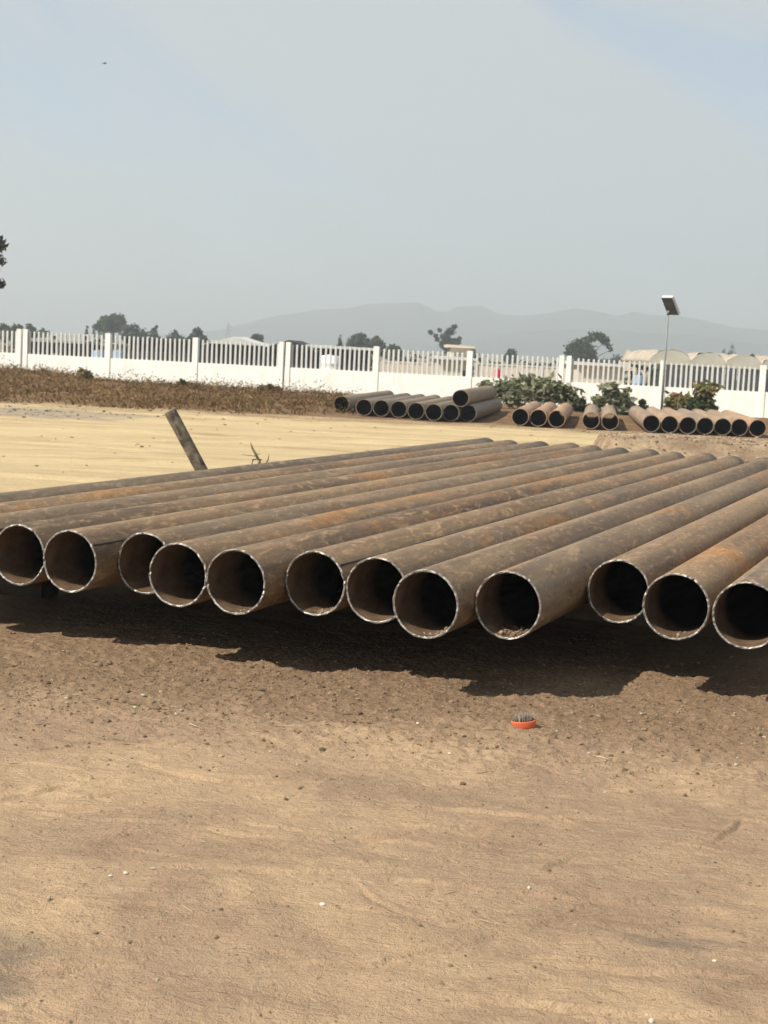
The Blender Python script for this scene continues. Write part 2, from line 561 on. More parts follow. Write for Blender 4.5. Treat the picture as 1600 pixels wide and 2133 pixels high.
    vs_ = k.n('ShaderNodeSeparateColor'); k.l(vo.outputs['Color'], vs_.inputs[0])
    sz = k.math('MULTIPLY', k.math('POWER', vs_.outputs[0], 3.0), 0.33)
    spot = k.math('LESS_THAN', vo.outputs['Distance'], sz)
    spotc = k.ramp(vs_.outputs[1], [(0.0, (0.055, 0.038, 0.026)), (0.6, (0.13, 0.09, 0.058)), (0.75, (0.30, 0.24, 0.165)), (1.0, (0.46, 0.40, 0.31))])
    nearm = k.n('ShaderNodeMapRange'); k.l(y, nearm.inputs[0]); nearm.inputs[1].default_value = 9.0; nearm.inputs[2].default_value = 8.0
    c = k.mix(k.math('MULTIPLY', k.math('MULTIPLY', spot, nearm.outputs[0]), 0.6), c, spotc)
    swirl = k.noise(k.mapping(co, (1, 1.9, 1), (0, 0, 0.25)), 9, 4, 0.6, 2.2)
    hgt = k.math('ADD', k.math('MULTIPLY', swirl, 1.1), k.math('ADD', k.math('MULTIPLY', fine, 0.7), k.math('ADD', k.math('MULTIPLY', k.noise(co, 170, 2, 0.75), 0.55), k.math('MULTIPLY', spot, 0.25))))
    nm = k.bump(hgt, 1.0, 0.012)
    nm = k.bump(k.math('MULTIPLY', k.math('ADD', streak, k.math('MULTIPLY', k.noise(co, 4.5, 5, 0.7), 0.6)), m1.outputs[0]), 0.8, 0.05, nm)
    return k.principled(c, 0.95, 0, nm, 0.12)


ground = link('ground', build_ground())
tag(ground, kind='structure')


def build_hills():
    prof = [(-400, 700), (200, 702), (400, 699), (470, 688), (560, 664), (640, 651), (720, 643), (790, 634), (870, 633), (905, 648), (930, 652),
            (955, 641), (1000, 640), (1040, 656), (1090, 660), (1140, 656), (1190, 646), (1225, 648), (1290, 661), (1318, 651), (1348, 658), (1420, 660),
            (1480, 675), (1530, 684), (1600, 690), (1750, 706), (2000, 720), (2600, 770)]
    YM = 2350.0
    px = np.array([ony(p[0], p[1], YM).x for p in prof]); pz = np.array([ony(p[0], p[1], YM).z for p in prof])
    xs = np.linspace(-1050, 1300, 300)
    ts = np.linspace(-1, 1, 41)
    crest = np.interp(xs, px, pz) + 2 + 2.2 * pn(xs * 0.02, xs * 0) + 1.6 * pn(xs * 0.055, xs * 0 + 3)
    X, T = np.meshgrid(xs, ts)
    C = np.broadcast_to(crest[None, :], X.shape)
    Y = YM + T * 330 + 25 * pn(X * 0.006, T * 2)
    fall = 1 - np.abs(T) ** 1.15
    Z = -3.0 + (C + 3) * np.clip(fall + 0.30 * np.abs(T) * (1 - np.abs(T)) * 4 * pn(X * 0.012, T * 3 + 4), 0, 1)
    Z = Z + pn(X * 0.03, Y * 0.03) * 3.0 * np.clip(fall, 0, 1) * (np.abs(T) > 0.03)
    V = np.stack([X.ravel(), Y.ravel(), Z.ravel()], 1)
    nx = len(xs); ny = len(ts)
    i = (np.arange(ny - 1)[:, None] * nx + np.arange(nx - 1)[None, :]).ravel()
    F = np.stack([i, i + 1, i + nx + 1, i + nx], 1)
    m = simple('hill_scrub', (0.055, 0.066, 0.060), 0.95, 0, 0.4, 0.02)
    o = link('hills', np_mesh('hills', V, F, m, True))
    tag(o, kind='structure')
    # a lower foothill range in front, on the right
    YF = 1900.0
    pf = [(300, 726), (700, 722), (880, 716), (1000, 702), (1110, 690), (1230, 686), (1330, 694), (1450, 700), (1560, 716), (1700, 732), (2200, 770)]
    px = np.array([ony(p[0], p[1], YF).x for p in pf]); pz = np.array([ony(p[0], p[1], YF).z for p in pf])
    xs = np.linspace(-400, 1000, 200); ts = np.linspace(-1, 1, 25)
    X, T = np.meshgrid(xs, ts)
    C = np.broadcast_to((np.interp(xs, px, pz) + 3)[None, :], X.shape)
    Y = YF + T * 150
    fall = 1 - np.abs(T) ** 1.2
    Z = -3 + np.clip(C + 1 + 2.5 * pn(X * 0.02, T * 2), 0, None) * fall
    V = np.stack([X.ravel(), Y.ravel(), Z.ravel()], 1)
    nx = len(xs); ny = len(ts)
    i = (np.arange(ny - 1)[:, None] * nx + np.arange(nx - 1)[None, :]).ravel()
    F = np.stack([i, i + 1, i + nx + 1, i + nx], 1)
    o = link('foothills', np_mesh('foothills', V, F, m, True))
    tag(o, kind='structure')


build_hills()

# ------------------------------------------------------------------ fence
def mat_white(name, base, dirt):
    k = NM(name)
    co = k.coord()
    f = k.noise(k.mapping(co, (1, 1, 0.45)), 2.2, 6, 0.65, 0.4)
    c = k.mix(k.ramp(f, [(0.52, 0.0), (0.78, 0.5)]), base, dirt)
    c = k.mix(0.35, c, k.ramp(k.noise(co, 14, 4), [(0.35, 0.85), (0.65, 1.0)]), 'MULTIPLY')
    sep = k.n('ShaderNodeSeparateXYZ'); k.l(co, sep.inputs[0])
    run = k.noise(k.mapping(co, (5, 5, 0.5)), 2.0, 5, 0.65)
    c = k.mix(k.ramp(run, [(0.55, 0.0), (0.72, 0.45)]), c, dirt)
    return k.principled(c, 0.85, 0, k.bump(k.noise(co, 22, 4), 0.35, 0.01), 0.25)


M_WALL = mat_white('white_plaster', (0.74, 0.735, 0.70), (0.52, 0.47, 0.38))
M_SLAT = mat_white('white_concrete_slat', (0.52, 0.525, 0.515), (0.40, 0.38, 0.33))
BAY = 3.0
WALL_T = 0.82


def build_fence():
    def slat_mesh():
        w, d, h = 0.031, 0.026, 0.745
        b = MB()
        vs = [(-w, -d, 0), (w, -d, 0), (w, d, 0), (-w, d, 0),
              (-w, -d, h - 0.03), (w, -d, h - 0.03), (w, d, h - 0.03), (-w, d, h - 0.03),
              (-w * 0.45, -d * 0.7, h), (w * 0.45, -d * 0.7, h), (w * 0.45, d * 0.7, h), (-w * 0.45, d * 0.7, h)]
        fs = [(0, 3, 2, 1), (8, 9, 10, 11)]
        for a in (0, 4):
            for i in range(4):
                j = (i + 1) % 4
                fs.append((a + i, a + j, a + 4 + j, a + 4 + i))
        b.add(vs, fs)
        return b.mesh('slat', M_SLAT)
    sm = slat_mesh()
    pm = MB().box(-0.10, 0.10, -0.11, 0.11, 0, 1.93, 0.012).mesh('pillar', M_WALL)
    hm = MB().box(-0.085, 0.085, -0.11, 0.11, 0, 1.93, 0.012).mesh('pillar', M_WALL)
    names = ['white slatted fence section cut by the left edge, shaded by a tree',
             'white slatted fence section standing behind the dry brown bank',
             'white slatted fence section in the middle, above the stacked pipes and big bush',
             'white slatted fence section at the right, behind the solar lamp']
    for s in range(4):
        i0 = -3 + 3 * s                       # pillar index where the section starts; the joints are at 0, 3, 6
        p = FP0 + FDIR * (BAY * (i0 - 3))
        root = empty('fence_section', p, -FA)
        tag(root, names[s], 'fence', 'white fence sections around the yard')
        L_ = BAY * 3
        MB().box(0.02, L_ - 0.02, -0.09, 0.09, -0.5, WALL_T, 0.008).obj('base_wall', M_WALL, root)
        for k_ in range(4):
            end = k_ in (0, 3)
            xx = 0.115 if k_ == 0 else (L_ - 0.115 if k_ == 3 else BAY * k_)
            o = link('pillar', hm if end else pm, root, (xx, -0.003, -0.3))
        n = 17
        for b_ in range(3):
            for q in range(n):
                xx = b_ * BAY + 0.24 + (BAY - 0.48) * q / (n - 1)
                o = link('slat', sm, root, (xx + random.uniform(-.006, .006), 0, WALL_T - 0.004 + random.uniform(-.008, .008)),
                         (0, random.uniform(-.012, .012), random.uniform(-.06, .06)))


build_fence()

# ------------------------------------------------------------------ pipes
def pipe_mat(name, dark, mid, dust, rust, rustamt=0.6):
    k = NM(name)
    co = k.coord()
    oi = k.n('ShaderNodeObjectInfo')
    off = k.n('ShaderNodeVectorMath', operation='SCALE')
    off.inputs[0].default_value = (17, 41, 23)
    k.l(oi.outputs['Random'], off.inputs['Scale'])
    ad = k.n('ShaderNodeVectorMath', operation='ADD')
    k.l(co, ad.inputs[0]); k.l(off.outputs[0], ad.inputs[1])
    v = ad.outputs[0]
    a = k.noise(k.mapping(v, (2.2, 0.30, 2.2)), 1.6, 5, 0.62, 0.5)
    c = k.ramp(a, [(0.30, dark), (0.52, mid), (0.74, dust)])
    # wide lengthwise difference of dust and mill scale
    lng = k.noise(k.mapping(v, (5, 0.10, 5)), 1.6, 5, 0.62, 0.3)
    c = k.mix(k.ramp(lng, [(0.40, 0.0), (0.66, 0.65)]), c, dust)
    # rust blooms
    r1 = k.noise(k.mapping(v, (1.5, 0.42, 1.5)), 1.1, 6, 0.62, 0.9)
    rm = k.math('MULTIPLY', k.ramp(r1, [(0.52, 0.0), (0.66, rustamt)]), k.ramp(k.math('FRACT', k.math('MULTIPLY', oi.outputs['Random'], 7.3)), [(0.15, 0.15), (0.5, 0.7), (0.85, 1.3)]))
    rcol = k.ramp(k.noise(v, 9, 4, 0.6), [(0.3, tuple(q * 0.6 for q in rust)), (0.7, rust)])
    c = k.mix(rm, c, rcol)
    # slanting scuffs and smears left by handling
    sm = k.noise(k.mapping(v, (5, 1.7, 5), (0, 0, radians(38))), 2.2, 6, 0.66, 2.2)
    c = k.mix(k.ramp(sm, [(0.53, 0.0), (0.68, 0.62)]), c, tuple(min(1, q * 1.5 + 0.03) for q in dust))
    c = k.mix(k.ramp(sm, [(0.28, 0.55), (0.44, 0.0)]), c, tuple(q * 0.55 for q in dark))
    fl = k.noise(k.mapping(v, (1, 0.35, 1)), 30, 6, 0.72, 0.5)          # flaking scale
    c = k.mix(k.ramp(fl, [(0.57, 0.0), (0.64, 0.48)]), c, tuple(q * 0.6 for q in dark))
    c = k.mix(k.ramp(fl, [(0.35, 0.50), (0.42, 0.0)]), c, tuple(min(1, q * 1.7) for q in dust))
    c = k.mix(0.7, c, k.ramp(k.noise(v, 70, 5, 0.7), [(0.28, 0.60), (0.55, 1.0), (0.75, 1.2)]), 'MULTIPLY')
    # one pipe is browner, another greyer
    tint = k.ramp(oi.outputs['Random'], [(0.0, (0.80, 0.83, 0.87)), (0.3, (1.0, 0.95, 0.88)), (0.55, (1.18, 1.02, 0.84)), (0.8, (0.86, 0.87, 0.88)), (1.0, (1.08, 1.02, 0.95))])
    c = k.mix(1.0, c, tint, 'MULTIPLY')
    rg = k.ramp(sm, [(0.3, 0.52), (0.7, 0.78)])
    h = k.math('ADD', k.math('MULTIPLY', sm, 0.5), k.math('MULTIPLY', k.noise(v, 60, 5, 0.65), 0.5))
    return k.principled(c, rg, 0.12, k.bump(h, 0.6, 0.006), 0.45)


M_PIPE = pipe_mat('weathered_steel', (0.058, 0.041, 0.028), (0.150, 0.102, 0.061), (0.262, 0.190, 0.116), (0.36, 0.170, 0.042))
M_FAR = pipe_mat('dusty_rusty_steel', (0.17, 0.115, 0.078), (0.275, 0.19, 0.127), (0.36, 0.262, 0.182), (0.34, 0.19, 0.10))
M_FAR2 = pipe_mat('grey_brown_steel', (0.095, 0.076, 0.058), (0.16, 0.125, 0.092), (0.235, 0.188, 0.137), (0.24, 0.14, 0.07))
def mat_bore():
    """rust and dust lightened for sunlight at the mouth, shade painted near black deeper"""
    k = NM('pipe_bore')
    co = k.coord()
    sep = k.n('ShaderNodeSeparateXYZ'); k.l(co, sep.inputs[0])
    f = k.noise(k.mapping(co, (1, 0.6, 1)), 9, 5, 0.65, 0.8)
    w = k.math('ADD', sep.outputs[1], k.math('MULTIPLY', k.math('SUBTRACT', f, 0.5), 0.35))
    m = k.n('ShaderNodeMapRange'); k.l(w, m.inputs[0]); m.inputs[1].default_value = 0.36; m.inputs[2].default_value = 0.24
    rusty = k.ramp(f, [(0.3, (0.052, 0.029, 0.016)), (0.5, (0.110, 0.069, 0.040)), (0.7, (0.175, 0.114, 0.066))])  # rust brightened in colour for the sunlit crescent
    scale = k.ramp(f, [(0.3, (0.006, 0.005, 0.0045)), (0.7, (0.016, 0.012, 0.010))])  # mill scale taken near black to paint the shade inside
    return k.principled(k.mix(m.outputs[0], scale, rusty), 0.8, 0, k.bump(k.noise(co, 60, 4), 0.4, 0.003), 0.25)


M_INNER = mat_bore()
M_FAR_BORE = simple('near_black_bore', (0.010, 0.010, 0.013), 0.8, 0, 0.3, 5)  # even near-black colour inside the far pipes


def mat_cut():
    k = NM('torch_cut_edge')
    co = k.coord()
    f = k.noise(co, 60, 5, 0.75)
    c = k.ramp(f, [(0.36, (0.05, 0.045, 0.04)), (0.47, (0.20, 0.19, 0.175)), (0.66, (0.46, 0.45, 0.42))])
    wide = k.noise(co, 7, 3, 0.6)
    c = k.mix(k.ramp(wide, [(0.48, 0.0), (0.66, 0.65)]), c, (0.15, 0.115, 0.08))
    return k.principled(c, k.ramp(f, [(0.3, 0.6), (0.7, 0.32)]), 0.55, k.bump(k.noise(co, 120, 3), 0.9, 0.004), 0.5)


M_CUT = mat_cut()
M_SEAM = simple('weld_bead', (0.060, 0.048, 0.038), 0.6, 0.2, 0.4, 30, 0.003)


def tube_mesh(name, L_, r, t, seed, nseg=72, nring=26, inner_len=None, rough=1.0):
    """outer shell, bore and far cut face; the near cut face is its own part. local +Y is the axis, the bottom touches z=0"""
    rg = np.random.default_rng(seed)
    ang = np.linspace(0, 2 * pi, nseg, endpoint=False)
    ovx = 1 + rg.uniform(-0.006, 0.006); ph = rg.uniform(0, 6)
    edge = (rg.normal(0, 0.0011, nseg) + 0.0016 * np.sin(3 * ang + ph) + 0.0012 * np.sin(7 * ang + ph * 2)) * rough
    nick = rg.integers(0, nseg, 3)
    for q in nick: edge[q] += 0.007 * rough
    ro = r + rg.normal(0, 0.0006, nseg) * rough
    ys = np.concatenate([[0.0, 0.02], np.linspace(0.12, L_, nring - 2)])

    def ring(y, rad, first=False):
        yy = y + (edge if first else 0)
        k_ = 1 + 0.0035 * np.sin(2 * ang + ph + y * 0.6)
        x = rad * ovx * k_ * np.cos(ang); z = rad * (2 - ovx) * k_ * np.sin(ang)
        return np.stack([x, np.full(nseg, 0.0) + yy, z + r], 1)
    V = []; F = []; MI = []
    base = 0
    for i, y in enumerate(ys):
        V.append(ring(y, ro if y < 0.05 else r, i == 0))
    j = np.arange(nseg); jn = (j + 1) % nseg
    for i in range(len(ys) - 1):
        a = base + i * nseg
        F.append(np.stack([a + j, a + nseg + j, a + nseg + jn, a + jn], 1)); MI.append(np.zeros(nseg))
    no = len(ys) * nseg
    for i, y in enumerate(ys):
        V.append(ring(y, (r - t) * 1.0, i == 0))
    for i in range(len(ys) - 1):
        a = no + i * nseg
        F.append(np.stack([a + j, a + jn, a + nseg + jn, a + nseg + j], 1)); MI.append(np.ones(nseg))
    # far ring face
    a = (len(ys) - 1) * nseg; b = no + a
    F.append(np.stack([a + j, b + j, b + jn, a + jn], 1)); MI.append(np.zeros(nseg))
    V = np.concatenate(V); F = np.concatenate(F); MI = np.concatenate(MI)
    # near cut face, slightly proud and ragged
    o0 = ring(0, ro, True); i0 = ring(0, r - t, True)
    mid_o = o0.copy(); mid_i = i0.copy()
    cx = np.array([0, 0, r])
    m1 = (o0 * 0.72 + i0 * 0.28); m2 = (o0 * 0.3 + i0 * 0.7)
    m1[:, 1] -= np.abs(rg.normal(0.0022, 0.0014, nseg)) * rough; m2[:, 1] -= np.abs(rg.normal(0.0022, 0.0014, nseg)) * rough
    CV = np.concatenate([o0, m1, m2, i0]); CF = []
    for i in range(3):
        a = i * nseg
        CF.append(np.stack([a + j, a + jn, a + nseg + jn, a + nseg + j], 1))
    return V, F, MI, CV, np.concatenate(CF)


def make_pipe(name, loc, yaw, L_, r, t, seed, mat, label, group, nseg=72, rough=1.0, seam=None, nring=26):
    root = empty(name, loc, -yaw)
    tag(root, label, 'pipe', group)
    V, F, MI, CV, CF = tube_mesh('shell', L_, r, t, seed, nseg, nring, None, rough)
    link('shell', np_mesh('shell', V, F, [mat, M_INNER if rough > 0.5 else M_FAR_BORE], True, MI), root)
    link('cut_edge', np_mesh('cut_edge', CV, CF, M_CUT if rough > 0.5 else mat, False), root)
    if seam is not None:
        a = radians(seam)
        rs = r + 0.001
        pts = []
        rads = []
        for i in range(60):
            y = 0.004 + (L_ - 0.01) * i / 59
            aa = a + 0.012 * sin(i * 0.9 + seed)
            pts.append((rs * cos(aa), y, r + rs * sin(aa))); rads.append(0.0055 + 0.0012 * sin(i * 2.1))
        MB().tube(pts, rads, 7).obj('weld_seam', M_SEAM, root, True)
    return root


D1, B1 = 0.320, 0.288
NEAR = [  # lateral offset, position of the mouth along the axis, seam angle, label
    (-5.602, 6.70, None, 'rusty steel pipe at the back left edge of the near row, mouth out of frame'),
    (-5.279, 6.62, None, 'rusty steel pipe second from the back of the near row, mouth out of frame'),
    (-4.957, 6.55, 40, 'seamed rusty steel pipe third from the back of the near row, mouth out of frame'),
    (-4.634, 6.59, None, 'rusty steel pipe whose open end is cut by the left edge of the frame'),
    (-4.312, 6.57, 36, 'rusty steel pipe with dark seam, second open end from the left, before a gap'),
    (-3.988, 6.76, None, 'rusty steel pipe set back, its open end half hidden by the pipe right of it'),
    (-3.666, 6.53, None, 'rusty steel pipe, fourth open end from the left, overlapping the set-back one'),
    (-3.343, 6.52, None, 'rusty steel pipe, fifth open end from the left, orange rust inside its mouth'),
    (-3.020, 6.73, 38, 'seamed rusty steel pipe, sixth open end from the left, soil crumbs on its right inside'),
    (-2.697, 6.73, None, 'scuffed grey steel pipe, seventh open end, touching pipes on both sides'),
    (-2.362, 6.50, None, 'rusty steel pipe with orange patch on top and debris in its mouth'),
    (-2.038, 6.72, None, 'rusty steel pipe left of the wide gap, pebbly debris lying in its mouth'),
    (-1.702, 7.49, None, 'rusty steel pipe set far back, third open end from the right edge'),
    (-1.357, 7.205, None, 'rusty steel pipe, second open end from the right edge, little soil clod inside'),
    (-1.020, 7.176, None, 'rusty steel pipe whose open end is cut by the right edge of the frame'),
]
for i, (la, ax_, seam, lab) in enumerate(NEAR):
    p = LAT * la + AX * ax_
    endax = 17.15 + [0.05, -0.05, 0.12, 0.28, 0.05, 0.0, 0.1, -0.1, 0.06, -0.12, 0.05, -0.2, 0.1, 0.0, 0.05][i]
    make_pipe('steel_pipe', (p.x, p.y, B1), TH, endax - ax_, D1 / 2, 0.0105, 100 + i, M_PIPE, lab, 'near row of steel pipes', seam=seam)

# timber sleepers the near pipes lie on
M_TIMBER = simple('weathered_timber', (0.12, 0.085, 0.055), 0.9, 0, 0.35, 6, 0.004)
for q, (axp, lab) in enumerate(((9.2, 'timber sleeper under the near pipes, nearest the open ends'), (12.6, 'timber sleeper under the middle of the near pipes'), (16.2, 'timber sleeper under the far ends of the near pipes'))):
    c0 = LAT * -5.9 + AX * axp
    b = MB()
    b.box(0, 5.2, -0.11, 0.11, -0.03, B1 - 0.001, 0.006)
    o = b.obj('timber_sleeper', M_TIMBER, None, False, (c0.x, c0.y, 0), (0, 0, -TH))
    tag(o, lab, 'sleeper', 'sleepers under the near pipes')

c0 = LAT * -5.88 + AX * 7.75  # added dark block, hides the sunlit ground under the leftmost pipes
o = MB().box(0, 0.66, -0.09, 0.09, -0.03, B1 - 0.001, 0.006).obj('added_shade_block', simple('shade_block_dark', (0.05, 0.037, 0.026), 0.95, 0, 0.35, 6, 0.004), None, False, (c0.x, c0.y, 0), (0, 0, -TH))
tag(o, 'added dark block hiding sunlit ground under the leftmost near pipes', 'sleeper')

# far pipes by the fence
DF = 0.385
YAWF = radians(8.0)
far = [
    (-1.14, 36.8, 0.0, 7.0, M_FAR2, 9.0, 'dark rusty pipe lying apart at the left end of the far pipe pile'),
    (-0.58, 35.4, 0.0, 6.6, M_FAR2, 9.0, 'second pipe from the left in the far pipe pile, by the dry bank'),
    (-0.18, 35.35, 0.0, 6.5, M_FAR2, 9.0, 'third pipe from the left in the far pipe pile'),
    (0.22, 35.3, 0.0, 6.5, M_FAR2, 9.0, 'fourth pipe from the left in the far pipe pile'),
    (0.61, 34.75, 0.0, 6.5, M_FAR2, 9.0, 'fifth pipe from the left in the far pipe pile'),
    (1.005, 34.55, 0.0, 6.4, M_FAR2, 9.5, 'sixth pipe from the left in the far pipe pile'),
    (1.40, 34.75, 0.0, 6.2, M_FAR2, 9.5, 'far pipe lying under the left side of the topmost pipe'),
    (1.80, 34.95, 0.0, 6.2, M_FAR2, 9.5, 'grey-green far pipe at the right end of the pile, under the topmost one'),
    (1.605, 34.85, 0.333, 6.3, M_FAR2, 9.6, 'topmost far pipe resting on two others beside the big bush'),
    (2.93, 34.3, 0.0, 6.2, M_FAR, 8.3, 'left one of three tan pipes lying before the big bush'),
    (3.335, 34.3, 0.0, 6.2, M_FAR, 8.3, 'middle one of three tan pipes lying before the big bush'),
    (3.74, 34.25, 0.0, 6.2, M_FAR, 8.3, 'right one of three tan pipes lying before the big bush'),
    (4.51, 34.3, 0.0, 6.0, M_FAR, 7.6, 'left one of a lone pair of tan pipes'),
    (4.93, 34.25, 0.0, 6.0, M_FAR, 7.6, 'right one of a lone pair of tan pipes'),
    (5.84, 34.2, 0.0, 6.6, M_FAR, 6.0, 'tan pipe at the left end of the right-hand far row'),
    (6.25, 34.2, 0.0, 6.4, M_FAR, 6.0, 'second tan pipe from the left in the right-hand far row'),
    (6.655, 34.2, 0.0, 6.5, M_FAR, 6.0, 'third tan pipe from the left in the right-hand far row'),
    (7.06, 34.3, 0.0, 6.3, M_FAR, 6.0, 'fourth tan pipe from the left in the right-hand far row'),
    (7.465, 34.35, 0.0, 6.4, M_FAR, 6.0, 'tan far pipe with soil spilling from its mouth, in the right-hand row'),
    (7.87, 34.5, 0.0, 6.2, M_FAR, 6.0, 'second tan pipe from the right edge in the right-hand far row'),
    (8.28, 34.5, 0.0, 6.3, M_FAR, 6.0, 'tan pipe cut by the right edge in the right-hand far row'),
]
for i, (x, y, z, L_, m, yaw, lab) in enumerate(far):
    grp = 'pipes in the far pile' if i < 9 else ('three tan far pipes' if i < 12 else ('lone pair of far pipes' if i < 14 else 'right-hand row of far pipes'))
    zz = z + (0.02 if z == 0 else 0.02)
    make_pipe('steel_pipe', (x, y, zz), radians(yaw), L_, DF / 2, 0.013, 300 + i, m, lab, grp, nseg=36, rough=0.4, nring=10)

# ------------------------------------------------------------------ foliage helpers
def leaf_quads(P, size, rg, flat=0.0, aspect=1.6):
    n = len(P)
    a = rg.normal(0, 1, (n, 3)); a[:, 2] *= (1 - flat); a /= np.linalg.norm(a, axis=1)[:, None] + 1e-9
    b = rg.normal(0, 1, (n, 3)); b -= (b * a).sum(1)[:, None] * a; b /= np.linalg.norm(b, axis=1)[:, None] + 1e-9
    s = size * rg.uniform(0.6, 1.3, n)[:, None]
    u = a * s * aspect * 0.5; v = b * s * 0.5
    c = np.cross(a, b) * s * 0.12
    V = np.stack([P - u, P + v * 0.9 + c, P + u, P - v * 0.9 + c], 1).reshape(-1, 3)
    F = np.arange(4 * n).reshape(-1, 4)
    return V, F


def clump_points(clumps, n, rg, shell=0.45, jit=0.18):
    """points spread through ellipsoidal clumps (cx,cy,cz,rx,ry,rz)"""
    C = np.array(clumps, float)
    w = (C[:, 3] * C[:, 4] * C[:, 5]) ** 0.75
    idx = rg.choice(len(C), n, p=w / w.sum())
    d = rg.normal(0, 1, (n, 3)); d /= np.linalg.norm(d, axis=1)[:, None]
    r = shell + (1 - shell) * rg.uniform(0, 1, n) ** 0.6
    r = r * (1 + jit * rg.normal(0, 1, n))
    return C[idx, :3] + d * C[idx, 3:] * r[:, None]


M_BARK = simple('bark', (0.085, 0.065, 0.048), 0.95, 0, 0.4, 8)
M_LEAF_DARK = leafmat('leaf_dark', [(0.022, 0.034, 0.018), (0.040, 0.056, 0.026), (0.062, 0.078, 0.036)], 0.2)
M_LEAF_MID = leafmat('leaf_mid', [(0.030, 0.044, 0.020), (0.055, 0.075, 0.032), (0.085, 0.10, 0.048)], 0.25)
M_LEAF_BLUE = leafmat('leaf_bluegreen', [(0.028, 0.044, 0.032), (0.045, 0.064, 0.046), (0.065, 0.085, 0.06)], 0.2)
M_LEAF_OLIVE = leafmat('leaf_olive', [(0.05, 0.055, 0.020), (0.105, 0.110, 0.042), (0.17, 0.155, 0.065), (0.22, 0.125, 0.065), (0.27, 0.24, 0.14)], 0.3)
M_LEAF_BUSH = leafmat('leaf_bush', [(0.055, 0.065, 0.032), (0.15, 0.165, 0.090), (0.28, 0.29, 0.185), (0.44, 0.42, 0.31)], 0.4)


def tree(x_px, top_px, wid_px, Y, mat, label, seed, form='round', leaves=1400, group='trees beyond the fence', leaf=0.34):
    rg = np.random.default_rng(seed)
    Y = Y * 1.45
    wid_px = wid_px * 1.18
    leaf = leaf * 0.95
    top = ony(x_px, top_px - 2, Y)
    gz = float(ground_h(np.array([top.x]), np.array([Y]))[0])
    w = wid_px / FPX * Y
    h = top.z - gz
    root = empty('tree', (top.x, Y, gz - 0.05))
    tag(root, label, 'tree', group)
    rad = w / 2
    cl = []
    if form == 'round':
        n = 9
        for i in range(n):
            a = rg.uniform(0, 2 * pi); rr = rad * rg.uniform(0.15, 0.72)
            z = h * rg.uniform(0.50, 0.84)
            s = rad * rg.uniform(0.34, 0.52)
            cl.append((rr * cos(a), rr * sin(a), z, s, s, min(s * 0.85, h * 0.2)))
        cl.append((0, 0, h * 0.86, rad * 0.4, rad * 0.4, h * 0.12))
        cl.append((rad * 0.62, 0, h * 0.62, rad * 0.36, rad * 0.36, h * 0.14)); cl.append((-rad * 0.62, 0, h * 0.6, rad * 0.36, rad * 0.36, h * 0.14))
    elif form == 'weeping':
        for i in range(13):
            a = rg.uniform(0, 2 * pi); rr = rad * rg.uniform(0.1, 0.85)
            z = h * (0.92 - 0.28 * (rr / rad) ** 2 - rg.uniform(0, 0.16))
            s = rad * rg.uniform(0.16, 0.26)
            cl.append((rr * cos(a), rr * sin(a), z, s, s, h * rg.uniform(0.06, 0.11)))
        cl.append((0, 0, h * 0.66, rad * 0.42, rad * 0.42, h * 0.16))
    elif form == 'cone':
        for i in range(9):
            t = i / 8
            s = rad * (1 - t) * 0.75 + rad * 0.12
            cl.append((rg.normal(0, rad * 0.08), rg.normal(0, rad * 0.08), h * (0.3 + 0.66 * t), s, s, h * 0.09))
    elif form == 'snag':                        # broken tree, one bare limb reaching left and one crest up right
        for (cx, cz, s) in ((0.05, 0.55, 0.40), (0.25, 0.60, 0.32), (-0.1, 0.72, 0.26), (0.15, 0.83, 0.24), (0.35, 0.93, 0.15), (-0.38, 0.86, 0.13), (-0.60, 0.74, 0.12), (-0.85, 0.80, 0.13), (-0.5, 0.66, 0.12), (0.55, 0.62, 0.2), (0.7, 0.7, 0.12)):
            cl.append((cx * rad, rg.normal(0, 0.1 * rad), cz * h, s * rad, s * rad, s * rad * 0.8))
    elif form == 'umbrella':                    # dense left dome, a separate drooping limb at the upper right
        for (cx, cz, s) in ((-0.45, 0.66, 0.36), (-0.2, 0.74, 0.36), (-0.6, 0.55, 0.28), (0.0, 0.60, 0.34), (-0.35, 0.45, 0.3), (0.15, 0.48, 0.25), (0.2, 0.90, 0.24), (0.45, 0.92, 0.24), (0.66, 0.84, 0.2), (0.82, 0.74, 0.15), (0.88, 0.66, 0.10), (0.4, 0.38, 0.2), (0.65, 0.4, 0.2)):
            cl.append((cx * rad, rg.normal(0, 0.12 * rad), cz * h, s * rad, s * rad, s * rad * 0.75))
    # trunk and limbs
    b = MB()
    tr = max(0.08, h * 0.025)
    b.tube([(0, 0, 0), (rg.normal(0, .05), 0, h * 0.25), (rg.normal(0, .1), rg.normal(0, .1), h * 0.5), (0, 0, h * 0.75)], [tr * 1.3, tr, tr * 0.75, tr * 0.3], 7)
    for c in cl[::2]:
        b.tube([(0, 0, h * rg.uniform(0.28, 0.5)), (c[0] * 0.5, c[1] * 0.5, (c[2] + h * 0.4) / 2), (c[0], c[1], c[2])], [tr * 0.5, tr * 0.32, tr * 0.12], 5)
    b.obj('trunk', M_BARK, root, True)
    P = clump_points(cl, leaves, rg)
    if form == 'weeping':
        # hanging strands
        k = rg.integers(0, len(cl), 60)
        st = []
        for q in k:
            c = cl[q]
            x0 = c[0] + rg.normal(0, c[3] * 0.6); y0 = c[1] + rg.normal(0, c[4] * 0.6)
            for s_ in range(7):
                st.append((x0 + rg.normal(0, .05), y0 + rg.normal(0, .05), c[2] - c[5] - s_ * h * 0.026))
        P = np.concatenate([P, np.array(st)])
    V, F = leaf_quads(P, leaf * min(1.3, max(0.55, Y / 200)), rg)
    link('crown', np_mesh('crown', V, F, mat), root)
    return root


